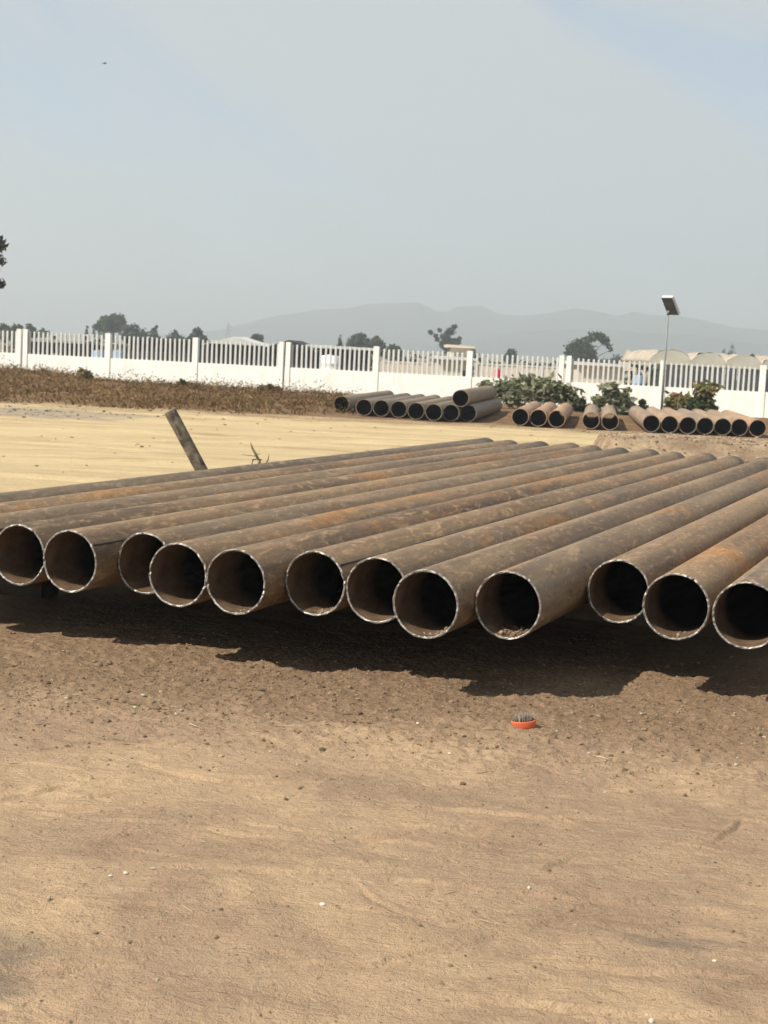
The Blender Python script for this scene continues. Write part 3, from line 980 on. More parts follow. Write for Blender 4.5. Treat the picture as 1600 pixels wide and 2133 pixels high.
tree(36, 674, 50, 150, M_LEAF_MID, 'small rounded tree far left, top peeking over the fence near the corner pillar', 1, 'round', 900)
tree(8, 672, 34, 152, M_LEAF_DARK, 'dark small tree beyond the fence at the far left edge', 2, 'round', 700)
tree(62, 674, 30, 158, M_LEAF_DARK, 'small dark tree just right of the first fence pillar', 21, 'round', 600)
tree(92, 684, 22, 180, M_LEAF_MID, 'tiny sparse tree top above the first full fence bay', 22, 'round', 260)
tree(181, 684, 18, 170, M_LEAF_MID, 'narrow little tree just left of the tall weeping tree', 3, 'cone', 350)
tree(237, 646, 72, 190, M_LEAF_MID, 'tall weeping tree over the left part of the fence', 4, 'weeping', 2400, leaf=0.30)
tree(281, 676, 44, 170, M_LEAF_BLUE, 'dark green tree touching the right side of the weeping tree', 5, 'round', 1000)
tree(322, 681, 40, 175, M_LEAF_BLUE, 'dark green pointed tree, second right of the weeping tree', 6, 'cone', 900)
tree(364, 690, 34, 172, M_LEAF_DARK, 'low dark tree left of the lone rounded one', 7, 'round', 700)
tree(411, 681, 40, 165, M_LEAF_BLUE, 'lone rounded green tree above a single fence pillar', 8, 'round', 1100)
tree(533, 695, 26, 165, M_LEAF_BLUE, 'small rounded tree left of the dark gabled shed', 9, 'round', 700)
tree(710, 700, 24, 165, M_LEAF_DARK, 'small pointed tree left of the wide clump', 10, 'cone', 500)
tree(751, 692, 56, 168, M_LEAF_BLUE, 'wide dark tree clump right of the gabled shed', 11, 'round', 1500)
tree(786, 700, 30, 172, M_LEAF_MID, 'paler tree on the right flank of the wide clump', 12, 'round', 700)
tree(818, 718, 40, 160, M_LEAF_DARK, 'low dark shrub-like tree just above the fence, mid picture', 13, 'round', 700)
tree(932, 675, 66, 185, M_LEAF_BLUE, 'broken-looking tree with a bare limb reaching left, behind the cream house', 14, 'snag', 1500, leaf=0.30)
tree(986, 722, 24, 175, M_LEAF_BLUE, 'small tree at the right corner of the cream house', 15, 'round', 400)
tree(1064, 725, 26, 175, M_LEAF_BLUE, 'tiny tree alone between house and umbrella-shaped tree', 16, 'round', 400)
tree(1226, 692, 90, 160, M_LEAF_DARK, 'big umbrella-shaped dark tree with drooping limb on its right', 17, 'umbrella', 2600, leaf=0.30)
tree(1285, 738, 40, 190, M_LEAF_BLUE, 'low bluish tree right of the umbrella-shaped tree', 18, 'round', 500)
tree(1322, 742, 30, 195, M_LEAF_BLUE, 'low bluish tree left of the plastic tunnels', 19, 'round', 400)
tree(1526, 716, 18, 320, M_LEAF_BLUE, 'thin far tree standing above the plastic tunnels', 20, 'round', 300)
tree(1508, 727, 14, 320, M_LEAF_BLUE, 'tiny far tree beside the thin one above the tunnels', 23, 'round', 200)


def edge_tree():
    rg = np.random.default_rng(55)
    x, y = -16.5, 55.0
    root = empty('tree', (x, y, float(ground_h(np.array([x]), np.array([y]))[0]) - 0.05))
    tag(root, 'tree at the left frame edge, only a fringe of drooping leaves showing', 'tree')
    cl = []
    for (cx, cz, s) in ((0, 4.6, 1.1), (0.9, 4.2, 0.75), (1.1, 3.5, 0.55), (1.35, 4.6, 0.42), (1.55, 3.9, 0.35), (1.62, 4.4, 0.22), (1.45, 3.15, 0.3), (-0.9, 4.2, 0.9), (0, 3.4, 0.8), (0.4, 5.3, 0.6), (-0.5, 5.2, 0.7)):
        cl.append((cx * 1.55, rg.normal(0, 0.35), cz + 0.1, s, s, s * 0.75))
    b = MB()
    b.tube([(0, 0, 0), (0.05, 0, 1.5), (-0.05, 0.1, 3.0), (0, 0, 4.8)], [0.16, 0.13, 0.10, 0.03], 9)
    for c in cl[1:]:
        b.tube([(0, 0, 2.2 + rg.uniform(0, 0.8)), (c[0] * 0.5, c[1] * 0.5, 0.5 * (c[2] + 2.8)), c[:3]], [0.06, 0.04, 0.012], 6)
    b.obj('trunk', M_BARK, root, True)
    P = clump_points(cl, 6500, rg, 0.3)
    V, F = leaf_quads(P, 0.11, rg, 0, 2.2)
    link('crown', np_mesh('crown', V, F, M_LEAF_DARK), root)


edge_tree()


def bush(name, x, y, w, h, label, seed, mat, n, leaf=0.13, group=None, clumps=None, dry=0.0):
    rg = np.random.default_rng(seed)
    z0 = float(ground_h(np.array([x]), np.array([y]))[0])
    root = empty(name, (x, y, z0 - 0.03))
    tag(root, label, 'bush', group)
    cl = clumps or []
    if not cl:
        for i in range(max(6, int(7 * w / max(h, .1)))):
            cx = rg.uniform(-0.5, 0.5) * w * 0.8
            env = sqrt(max(0.05, 1 - (cx / (w * 0.55)) ** 2))
            cz = h * env * rg.uniform(0.25, 0.8)
            s = min(w, h) * rg.uniform(0.16, 0.26)
            cl.append((cx, rg.normal(0, w * 0.12), cz, s * 1.15, s, s))
    b = MB()
    for c in cl:
        q = (c[0] * 0.35 + rg.normal(0, .03), c[1] * 0.3, 0)
        b.tube([q, ((q[0] + c[0]) / 2 + rg.normal(0, .03), c[1] * 0.6, c[2] * 0.55), (c[0], c[1], c[2] + c[5] * 0.7)], [0.016, 0.011, 0.004], 5)
    b.obj('stems', M_BARK, root)
    P = clump_points(cl, n, rg, 0.25, 0.38)
    P[:, 2] = np.maximum(P[:, 2], 0.03)
    V, F = leaf_quads(P, leaf, rg, 0.2, 1.7)
    link('leaves', np_mesh('leaves', V, F, mat), root)
    return root


bg = 'bushes along the white fence'
p = ony(1100, 850, 43.2)
bush('bush', p.x, 43.2, 2.75, 1.12, 'big wide grey-green bush before the fence, behind the three tan pipes', 70, M_LEAF_BUSH, 2100, 0.14, bg,
     [(-1.25, 0, .60, .22, .25, .18), (-1.0, .1, .42, .3, .3, .26), (-0.7, -.1, .60, .28, .3, .24), (-0.35, .1, .70, .30, .3, .24), (-0.4, -.2, .40, .4, .3, .3), (0, 0, .78, .30, .3, .2), (0.1, -.2, .5, .45, .35, .33), (.4, .1, .70, .28, .3, .22), (.6, -.1, .55, .4, .35, .30), (.8, .1, .62, .24, .3, .2), (1.0, 0, .45, .34, .3, .28), (1.25, .1, .35, .25, .3, .22)])
p = ony(1213, 850, 43.4)
bush('bush', p.x, 43.4, 0.5, 0.42, 'small low bush at the right foot of the big wide bush', 71, M_LEAF_MID, 420, 0.11, bg)
p = ony(1278, 850, 43.0)
bush('bush', p.x, 43.0, 0.95, 0.95, 'upright olive bush behind the lone pair of pipes', 72, M_LEAF_BUSH, 900, 0.14, bg)
p = ony(1314, 800, 43.2)
bush('bush', p.x, 43.2, 0.34, 1.05, 'thin yellowish shoot beside the upright olive bush', 73, M_LEAF_OLIVE, 160, 0.10, bg)
p = ony(1338, 845, 43.0)
bush('bush', p.x, 43.0, 0.30, 0.50, 'small pointed dark bush just left of the solar lamp pole', 74, M_LEAF_MID, 330, 0.10, bg)
p = ony(1353, 845, 43.2)
bush('bush', p.x, 43.2, 0.18, 0.24, 'tiny bush between pointed bush and solar lamp pole', 75, M_LEAF_MID, 120, 0.08, bg)
p = ony(1442, 850, 42.8)
bush('bush', p.x, 42.8, 1.35, 1.10, 'large reddish-green bush right of the solar lamp pole', 76, M_LEAF_OLIVE, 950, 0.15, bg)
p = ony(1462, 855, 42.6)
bush('bush', p.x, 42.6, 0.85, 0.72, 'dark green bush growing into the reddish one by the lamp', 77, M_LEAF_MID, 600, 0.13, bg)
p = ony(172, 800, 46.5)
bush('bush', p.x, 46.5, 0.62, 0.34, 'small green bush on the dry bank under the second fence bay', 78, M_LEAF_OLIVE, 420, 0.10, bg)
p = ony(563, 830, 46.0)
bush('bush', p.x, 46.0, 0.75, 0.33, 'low green weeds on the dry bank left of the middle joint', 79, M_LEAF_OLIVE, 380, 0.09, bg)
p = ony(380, 830, 46.0)
bush('bush', p.x, 46.0, 0.35, 0.26, 'small dark weed tuft on the crest of the dry bank', 80, M_LEAF_MID, 200, 0.08, bg)


def dry_grass():
    rg = np.random.default_rng(90)
    n = 26000
    X = rg.uniform(-15, 1.6, n * 2); Y = rg.uniform(32.0, 50.5, n * 2)
    fd = (X - FP0.x) * FNRM.x + (Y - FP0.y) * FNRM.y
    edge = 34.0 + rg.exponential(0.8, len(X)) + 1.6 * pn(X * 0.9, Y * 0 + 1.5) + 0.9 * pn(X * 0.35, Y * 0 + 2.5) + 2.2 * sstep(-3.0, 0.5, X) - 1.0 * sstep(-5, -10, X)
    dens = 0.42 + 0.9 * pn(X * 0.8, Y * 0.8) + 0.4 * pn(X * 2.3, Y * 2.3)
    ok = (Y > edge) & (fd < -0.2) & (rg.uniform(0, 1, n * 2) < (dens + 0.15) * (1 - 0.92 * sstep(-2.2, -0.4, X)))
    X, Y = X[ok][:n], Y[ok][:n]
    Z = ground_h(X, Y) - 0.02
    m = len(X)
    tall = 0.07 + 0.11 * np.clip(0.5 + 1.2 * pn(X * 0.7 + 5, Y * 0.7), 0, 1.3)
    h = tall * rg.uniform(0.5, 1.5, m)
    rare = rg.uniform(0, 1, m) < 0.02
    h[rare] *= 1.9
    a = rg.uniform(0, 2 * pi, m); w = rg.uniform(0.008, 0.026, m); w[rare] *= 0.4
    lean = rg.uniform(0.3, 2.2, m) * h; la = rg.uniform(0, 2 * pi, m)
    B0 = np.stack([X - w * np.cos(a), Y - w * np.sin(a), Z], 1); B1_ = np.stack([X + w * np.cos(a), Y + w * np.sin(a), Z], 1)
    T = np.stack([X + lean * np.cos(la), Y + lean * np.sin(la), Z + h], 1)
    V = np.stack([B0, B1_, T], 1).reshape(-1, 3); F = np.arange(3 * m).reshape(-1, 3)
    mt = leafmat('dry_weeds', [(0.065, 0.032, 0.018), (0.12, 0.062, 0.032), (0.15, 0.09, 0.045), (0.21, 0.138, 0.07), (0.085, 0.076, 0.028), (0.30, 0.205, 0.11)], 0.25)
    o = link('dry_grass', np_mesh('dry_grass', V, F, mt))
    tag(o, 'dry brown weeds and grass on the bank below the fence', 'grass', kind='stuff')
    # matted leafy weeds in clumps between the blades
    n = 60000
    nc = 460
    cx = rg.uniform(-15, 1.2, nc); cy = rg.uniform(33.5, 49.8, nc)
    q = rg.integers(0, nc, n)
    cs = rg.uniform(0.10, 0.55, nc)
    X = cx[q] + rg.normal(0, 1, n) * cs[q] * 1.3; Y = cy[q] + rg.normal(0, 1, n) * cs[q]
    fd = (X - FP0.x) * FNRM.x + (Y - FP0.y) * FNRM.y
    edge = 34.2 + rg.exponential(0.9, len(X)) + 2.0 * pn(X * 0.8, Y * 0 + 1.5) + 0.9 * pn(X * 0.35, Y * 0 + 2.5) + 2.2 * sstep(-3.0, 0.5, X) - 1.0 * sstep(-5, -10, X)
    ok = (Y > edge) & (fd < -0.2) & (X < -0.9 + 0.5 * pn(Y * 2, X)) & (pn(X * 0.9 + 2, Y * 0.7) > 0.03); X, Y, q = X[ok], Y[ok], q[ok]
    d2 = ((X - cx[q]) / (cs[q] * 1.3)) ** 2 + ((Y - cy[q]) / cs[q]) ** 2
    Z = ground_h(X, Y) + rg.uniform(0, 1, len(X)) * cs[q] * 1.05 * np.exp(-d2 * 0.7)
    V, F = leaf_quads(np.stack([X, Y, Z], 1), 0.036, rg, 0.1, 2.2)
    mt2 = leafmat('dry_weed_leaves', [(0.075, 0.036, 0.020), (0.145, 0.073, 0.037), (0.215, 0.122, 0.062), (0.115, 0.085, 0.036), (0.33, 0.22, 0.12), (0.080, 0.084, 0.032)], 0.2)
    mt3 = leafmat('straw_weed_leaves', [(0.12, 0.072, 0.035), (0.20, 0.132, 0.067), (0.29, 0.21, 0.11), (0.10, 0.078, 0.032)], 0.2)
    mt4 = leafmat('olive_weed_leaves', [(0.045, 0.038, 0.018), (0.075, 0.064, 0.028), (0.11, 0.082, 0.040), (0.060, 0.070, 0.025)], 0.2)
    pat = pn(X * 0.55 + 3, Y * 0.45) + 0.35 * pn(cx[q] * 5, cy[q] * 5) + rg.normal(0, 0.07, len(X))
    mi = np.where(pat > 0.14, 1, np.where(pat < -0.20, 2, 0))
    o = link('dry_weeds', np_mesh('dry_weeds', V, F, [mt2, mt3, mt4], False, mi))
    tag(o, 'matted reddish brown weed leaves over the bank below the fence', 'weeds', kind='stuff')


dry_grass()

# ------------------------------------------------------------------ solar lamp
def solar_lamp():
    base = Vector((7.62, 43.1, 0)); base.z = gh(base.x, base.y)
    root = empty('solar_lamp', base)
    tag(root, 'solar street lamp on a thin grey pole before the fence', 'street lamp')
    mp = simple('galvanised_steel', (0.20, 0.21, 0.21), 0.6, 0.2, 0.1, 5)
    md = simple('lamp_underside', (0.06, 0.065, 0.06), 0.5, 0.0, 0.2, 5)
    mw = simple('white_housing', (0.55, 0.55, 0.54), 0.5, 0.0, 0.05, 5)
    hp = 2.92 - base.z
    MB().tube([(0, 0, -0.05), (0, 0, hp)], [0.036, 0.028], 12).obj('pole', mp, root, True)
    MB().box(-0.09, 0.09, -0.09, 0.09, -0.02, 0.015).obj('base_plate', mp, root)
    MB().tube([(0, 0, hp - 0.03), (-0.01, -0.02, hp + 0.08)], [0.035, 0.03], 10).obj('bracket', mp, root, True)
    # tilted head: the dark underside faces the yard, upper edge up and to the left
    hd = MB().box(-0.185, 0.185, -0.30, 0.30, 0.012, 0.100, 0.004).obj('housing', mw, root)
    un = MB().box(-0.175, 0.175, -0.29, 0.29, 0.0, 0.011, 0.0).obj('light_panel', md, root)
    cell = MB().box(-0.175, 0.175, -0.29, 0.29, 0.1015, 0.106).obj('solar_panel', simple('solar_cell', (0.012, 0.016, 0.03), 0.2, 0.0, 0.2, 6), root)
    U = Vector((0.50, 0.50, -0.87)).normalized()       # long direction, falling to the right
    W = Vector((U.y, -U.x, 0)).normalized()            # level short edge
    Nn = W.cross(U).normalized()
    if Nn.y < 0: Nn = -Nn
    # the underside (local -z) must face the camera: local +z = away from camera
    X_ = W; Z_ = Nn; Y_ = Z_.cross(X_).normalized()
    R = Matrix((X_, Y_, Z_)).transposed().to_4x4()
    c = Vector((0.03, -0.02, hp + 0.20))
    for o in (hd, un, cell):
        o.matrix_local = Matrix.Translation(c) @ R


solar_lamp()

# ------------------------------------------------------------------ things beyond the fence
M_GLASS = simple('dark_window', (0.02, 0.025, 0.03), 0.15, 0, 0.1, 2)
M_DARKWALL = simple('dark_sheet_metal', (0.025, 0.027, 0.027), 0.7, 0.1, 0.3, 2)
M_PALE = simple('pale_sheet_roof', (0.52, 0.52, 0.50), 0.6, 0.1, 0.12, 1.5)
M_CREAM = simple('cream_render', (0.50, 0.44, 0.36), 0.9, 0, 0.12, 1.0)
M_GREYW = simple('grey_render', (0.30, 0.30, 0.28), 0.9, 0, 0.15, 1.0)


def building(name, xl, xr, ytop_eave, Y, depth, mats, label, apex_px=None, doors=(), wins=(), eave=0.25):
    """a house or shed whose front spans pixels xl..xr of the photograph at distance Y"""
    Y = Y * 0.72
    a = ony(xl, ytop_eave, Y); b_ = ony(xr, ytop_eave + (xr - xl) * 0.049, Y)
    gz = float(ground_h(np.array([(a.x + b_.x) / 2]), np.array([Y]))[0])
    w = b_.x - a.x; he = a.z - gz
    root = empty(name, ((a.x + b_.x) / 2, Y, gz - 0.05))
    tag(root, label, 'building')
    wm, rm = mats
    hw = w / 2
    MB().box(-hw, hw, 0, depth, 0, he).obj('wall', wm, root)
    if apex_px is not None:
        ap = ony((xl + xr) / 2, apex_px, Y).z - gz
        MB().prism([(-hw - eave, he + 0.003 - eave * (ap - he) / hw * 0.5), (0, ap), (hw + eave, he + 0.003 - eave * (ap - he) / hw * 0.5), (hw + eave, he - 0.08 - eave * (ap - he) / hw * .5), (hw, he + 0.004), (-hw, he + 0.004), (-hw - eave, he - 0.08 - eave * (ap - he) / hw * .5)], -0.4, depth + 0.4).obj('roof', rm, root)
    else:
        MB().prism([(-hw - 0.2, he + 0.004), (hw + 0.2, he + 0.004), (hw + 0.2, he + 0.12), (-hw - 0.2, he + 0.16)], -0.35, depth + 0.3).obj('roof', rm, root)
    for (u0, u1, z0, z1) in doors:
        MB().box(-hw + w * u0, -hw + w * u1, -0.03, -0.003, z0, z1).obj('door', M_GLASS, root)
    for (u0, u1, z0, z1) in wins:
        f = MB().box(-hw + w * u0, -hw + w * u1, -0.06, -0.003, z0, z1).obj('window', M_PALE, root)
        MB().box(-hw + w * u0 + .06, -hw + w * u1 - .06, -0.08, -0.061, z0 + .06, z1 - .06).obj('pane', M_GLASS, f)
    return root


building('shed', 52, 166, 708, 95, 6, (M_DARKWALL, M_GREYW), 'long dark low shed behind the first full fence bay', doors=((0.1, 0.25, 0, 2.0),), wins=((0.5, 0.62, 1.1, 2.0),))
building('house', 166, 222, 716, 100, 5, (M_PALE, M_GREYW), 'small white house left of the second fence pillar', doors=((0.55, 0.8, 0, 2.1),), wins=((0.15, 0.4, 1.3, 2.3),))
building('shed', 262, 412, 705, 120, 7, (M_DARKWALL, M_DARKWALL), 'dark shed under the trees right of the weeping tree', doors=((0.4, 0.6, 0, 2.3),))
building('shed', 432, 548, 713, 112, 6, (M_DARKWALL, M_PALE), 'shed with white sloping roof left of the dark gabled one', apex_px=699, doors=((0.2, 0.45, 0, 2.3), (0.6, 0.8, 0, 2.3)))
building('barn', 556, 648, 722, 100, 10, (M_DARKWALL, M_DARKWALL), 'black gabled barn rising over the middle fence joint', apex_px=706, doors=((0.3, 0.7, 0, 2.0),))
building('shed', 646, 770, 722, 106, 7, (M_DARKWALL, M_PALE), 'dark shed with pale roof right of the black gable', doors=((0.2, 0.4, 0, 2.0), (0.6, 0.8, 0, 2.0)))
building('house', 915, 984, 746, 105, 6, (M_CREAM, M_PALE), 'cream house with white awning left of a fence pillar', doors=((0.7, 0.9, 0, 1.9),), wins=((0.15, 0.4, 0.8, 1.5),))
building('house', 940, 982, 722, 112, 5, (M_CREAM, M_CREAM), 'cream upper house block standing above the fence line', wins=((0.2, 0.45, 2.3, 3.0),))
building('house', 1205, 1300, 758, 100, 6, (M_CREAM, M_PALE), 'cream low house below the umbrella-shaped tree', doors=((0.6, 0.75, 0, 1.5),), wins=((0.15, 0.35, 0.7, 1.3),))


def yard_wall(xl, xr, ytop, Y, label):
    a = ony(xl, ytop, Y); b = ony(xr, ytop + (xr - xl) * 0.049, Y)
    gz = float(ground_h(np.array([a.x]), np.array([Y]))[0])
    root = empty('yard_wall', (a.x, Y, gz - 0.05))
    tag(root, label, 'wall')
    w = b.x - a.x
    MB().box(0, w, 0, 0.15, 0, a.z - gz).obj('panel', M_CREAM, root)
    MB().box(-0.03, w + 0.03, -0.04, 0.19, a.z - gz + 0.003, a.z - gz + 0.08).obj('coping', M_PALE, root)
    for q in range(5):
        MB().box(w * q / 4 - 0.1, w * q / 4 + 0.1, -0.06, -0.002, 0, a.z - gz).obj('buttress', M_CREAM, root)


yard_wall(795, 915, 752, 90, 'cream yard wall beyond the fence left of the cream house')
yard_wall(992, 1172, 757, 92, 'cream yard wall seen between the slats behind the big bush')


def hedge(xl, xr, ytop, Y, label, seed):
    rg = np.random.default_rng(seed)
    a = ony(xl, ytop, Y); b = ony(xr, ytop + (xr - xl) * 0.049, Y)
    gz = float(ground_h(np.array([a.x]), np.array([Y]))[0])
    root = empty('hedge', (a.x, Y, gz - 0.03))
    tag(root, label, 'hedge')
    w = b.x - a.x; h = a.z - gz
    cl = []
    st = MB()
    n = int(w / 0.9) + 2
    for i in range(n):
        s = rg.uniform(0.55, 0.8)
        x = w * i / (n - 1)
        cl.append((x, rg.normal(0, .2), h * rg.uniform(.62, .78), s, s, h * 0.28)); cl.append((x + .3, rg.normal(0, .2), h * .35, s, s, h * 0.33))
        st.tube([(x, 0, 0), (x + rg.normal(0, .1), 0, h * .8)], [.05, .02], 5)
    st.obj('stems', M_BARK, root)
    P = clump_points(cl, int(w * 150), rg, 0.3)
    V, F = leaf_quads(P, 0.28, rg)
    link('leaves', np_mesh('leaves', V, F, M_LEAF_DARK), root)


hedge(-30, 50, 694, 88, 'dark hedge beyond the fence at the left edge', 31)
hedge(225, 262, 706, 92, 'short dark hedge behind the second fence pillar', 32)
hedge(770, 930, 728, 118, 'dark hedge above the cream yard wall', 33)
hedge(985, 1190, 742, 120, 'dark hedge behind the cream wall and the big bush', 34)
hedge(1290, 1350, 757, 96, 'dark hedge left of the plastic tunnels', 35)


def greenhouse(xl, xr, apex_px, eave_px, Y, label, seed):
    a = ony(xl, eave_px, Y); b = ony(xr, eave_px + (xr - xl) * 0.049, Y)
    ap = ony((xl + xr) / 2, apex_px, Y)
    gz = float(ground_h(np.array([ap.x]), np.array([Y]))[0])
    w = b.x - a.x; he = a.z - gz; ha = ap.z - gz
    root = empty('plastic_tunnel', (ap.x, Y, gz - 0.03))
    tag(root, label, 'greenhouse', 'row of plastic tunnels')
    k_ = 14
    depth = 26
    rg = np.random.default_rng(seed)
    V = []; F = []
    ny = 9
    for j in range(ny):
        for i in range(k_ + 1):
            t = pi * i / k_
            V.append((-w / 2 * cos(t), depth * j / (ny - 1), he + (ha - he) * sin(t) ** 0.8 * (1 - 0.12 * (j % 2)) + rg.normal(0, 0.13)))
    for j in range(ny - 1):
        for i in range(k_):
            q = j * (k_ + 1) + i
            F.append((q, q + 1, q + k_ + 2, q + k_ + 1))
    M = simple('weathered_plastic_film', (0.38, 0.32, 0.25), 0.75, 0, 0.28, 0.45)
    me = np_mesh('cover', V, F, M, True)
    o = link('cover', me, root)
    sd = o.modifiers.new('thick', 'SOLIDIFY'); sd.thickness = 0.04
    # gable film with a dark doorway, side curtains, hoops and posts
    g = MB()
    pts = [(-w / 2 * cos(pi * i / k_), he + (ha - he) * sin(pi * i / k_) ** 0.8) for i in range(k_ + 1)]
    g.prism([(p[0] * 0.985, p[1] - 0.05) for p in pts], 0.02, 0.06)
    g.obj('gable_film', simple('grey_film', (0.40, 0.38, 0.32), 0.7, 0, 0.15, .6), root)
    for s in (-1, 1):
        MB().box(s * w / 2 * 0.98 - 0.02, s * w / 2 * 0.98 + 0.02, 0.1, depth, he * 0.55, he - 0.02).obj('side_curtain', M, root)
    for j in range(4):
        xx = -w / 2 * 0.96 + w * 0.96 * j / 3
        MB().tube([(xx, 0.1, 0), (xx, 0.1, he)], 0.05, 6).obj('post', M_PALE, root)
    MB().box(-w / 2, w / 2, 0.3, 0.35, 0, he * 0.80).obj('opening_shade', M_DARKWALL, root)  # dark sheet stands in for the shade inside the tunnel opening
    return root


greenhouse(1356, 1443, 728, 756, 200, 'left plastic tunnel of the row beyond the fence, behind the lamp pole', 1)
greenhouse(1440, 1515, 734, 761, 202, 'second plastic tunnel from the left beyond the fence', 2)
greenhouse(1513, 1590, 738, 765, 204, 'third plastic tunnel from the left beyond the fence', 3)
greenhouse(1588, 1668, 742, 768, 206, 'rightmost plastic tunnel, cut by the right frame edge', 4)


def drum(xp, yp, Y, r, h, col, label, name='drum', cat='drum'):
    p = ony(xp, yp, Y)
    gz = float(ground_h(np.array([p.x]), np.array([Y]))[0])
    root = empty(name, (p.x, Y, gz))
    tag(root, label, cat)
    m = simple('plastic_' + label.split()[0], col, 0.45, 0, 0.08, 3)
    h = p.z - gz
    # stands on a little block plinth behind the wall
    MB().box(-r * 1.2, r * 1.2, -r * 1.2, r * 1.2, -0.1, max(0.05, h - 0.95), 0.01).obj('plinth', M_GREYW, root)
    z = max(0.05, h - 0.95) + 0.002
    hh = h - z
    MB().lathe([(r * .94, z), (r, z + .04), (r, z + hh * .33), (r * 1.04, z + hh * .35), (r, z + hh * .37), (r, z + hh * .64), (r * 1.04, z + hh * .66), (r, z + hh * .68), (r, z + hh - .05), (r * .93, z + hh - 0.01), (r * .9, z + hh)], 20).obj('body', m, root, True)
    MB().lathe([(r * .3, z + hh + 0.001), (r * .3, z + hh + .03), (r * .25, z + hh + .04)], 12).obj('lid', m, root, True)


drum(205, 730, 66, 0.26, 0.9, (0.20, 0.32, 0.46), 'blue plastic drum left of the second fence pillar')
drum(247, 731, 66, 0.24, 0.9, (0.22, 0.33, 0.46), 'blue drum seen between slats right of the second pillar')
drum(688, 741, 64, 0.42, 0.9, (0.75, 0.77, 0.80), 'white plastic tank beyond the slats right of the middle joint', 'water_tank', 'tank')
drum(1037, 769, 62, 0.11, 0.9, (0.60, 0.03, 0.05), 'red drum seen through the slats above the big bush')
drum(1330, 782, 63, 0.22, 0.9, (0.20, 0.30, 0.44), 'blue drum seen between slats left of the lamp pole')


def pickup(xp, yp, Y, label):
    p = ony(xp, yp, Y)
    gz = float(ground_h(np.array([p.x]), np.array([Y]))[0])
    root = empty('parked_car', (p.x, Y, gz))
    tag(root, label, 'car')
    mw = simple('white_car_paint', (0.75, 0.75, 0.74), 0.3, 0, 0.03, 1)
    k = p.z - gz - 1.45
    MB().prism([(-2.0, .35), (2.0, .35), (2.05, .6), (1.95, .85), (1.1, .95), (.55, 1.42), (-.8, 1.45), (-1.5, .98), (-2.0, .92), (-2.08, .6)], -0.8, 0.8).obj('body', mw, root)
    MB().prism([(.98, .96), (.5, 1.36), (-.1, 1.38), (-.1, .96)], -0.815, -0.803).obj('window', M_GLASS, root)
    MB().prism([(-.2, .96), (-.2, 1.38), (-.76, 1.38), (-1.3, .98)], -0.815, -0.803).obj('window', M_GLASS, root)
    rub = simple('tyre_rubber', (0.02, 0.02, 0.02), 0.9)
    for sx in (-1.25, 1.3):
        for sy in (-0.86, 0.68):
            o = MB().lathe([(.1, 0), (.32, 0.0), (.33, .03), (.33, .15), (.32, .18), (.1, .18)], 20).obj('wheel', rub, root, True, (sx, sy, .33), (radians(-90), 0, 0))


pickup(1128, 774, 96, 'white parked car glimpsed between the slats above the big bush')


def mast():
    p = ony(476, 672, 600)
    gz = -2.0
    root = empty('lattice_mast', (p.x, 600, gz))
    tag(root, 'faint lattice mast rising in the haze above the white-roofed shed', 'mast')
    h = p.z - gz
    m = simple('mast_steel', (0.25, 0.26, 0.26), 0.6, 0.4, 0.1, 1)
    b = MB()
    for sx in (-1, 1):
        for sy in (-1, 1):
            b.tube([(sx * 1.0, sy * 1.0, 0), (sx * .15, sy * .15, h)], [.09, .05], 4)
    for q in range(6):
        z0, z1 = h * q / 6, h * (q + 1) / 6
        w0, w1 = 1 - .85 * q / 6, 1 - .85 * (q + 1) / 6
        b.tube([(-w0, -w0, z0), (w1, -w1, z1)], .05, 4); b.tube([(w0, -w0, z0), (-w1, -w1, z1)], .05, 4)
    b.obj('frame', m, root)
    for z in (.72, .86):
        MB().tube([(-1.5, 0, h * z), (1.5, 0, h * z)], .07, 4).obj('cross_arm', m, root)


mast()

# ------------------------------------------------------------------ small things in the yard
def leaning_post():
    k = NM('mottled_post_steel')
    co = k.coord()
    c = k.ramp(k.noise(co, 13, 5, 0.65, 0.8), [(0.35, (0.040, 0.030, 0.022)), (0.5, (0.115, 0.092, 0.066)), (0.62, (0.17, 0.15, 0.115)), (0.75, (0.28, 0.26, 0.21))])
    m = k.principled(c, 0.8, 0.1, k.bump(k.noise(co, 40, 4), 0.5, 0.004), 0.3)
    a = Vector((-1.19, 13.0, -0.15)); b = Vector((-1.845, 12.95, 0.985))
    root = empty('leaning_post', (a.x, a.y, 0))
    tag(root, 'mottled hollow steel post leaning left behind the near pipes', 'post')
    d = (b - a); L_ = d.length
    r = 0.053; n = 28
    vs = []; fs = []
    rings = [(0, r), (L_ * .3, r * 1.01), (L_ * .6, r * .99), (L_ - .01, r), (L_, r * .985), (L_, r * .8), (L_ - .35, r * .8)]
    for (z, rr) in rings:
        for q in range(n):
            vs.append((rr * cos(2 * pi * q / n), rr * sin(2 * pi * q / n), z))
    for i in range(len(rings) - 1):
        for q in range(n):
            fs.append((i * n + q, i * n + (q + 1) % n, (i + 1) * n + (q + 1) % n, (i + 1) * n + q))
    fs.append(tuple((len(rings) - 1) * n + q for q in range(n)))
    me = MB().add(vs, fs).mesh('shaft', m, True)
    o = link('shaft', me, root)
    o.matrix_local = Matrix.Translation((0, 0, a.z)) @ d.to_track_quat('Z', 'Y').to_matrix().to_4x4()
    # welded lug half way up, facing the yard
    lug = MB().box(-.018, .018, -r - .014, -r + .004, L_ * .36, L_ * .40, .002).obj('lug', m, root)
    lug.matrix_local = o.matrix_local


leaning_post()


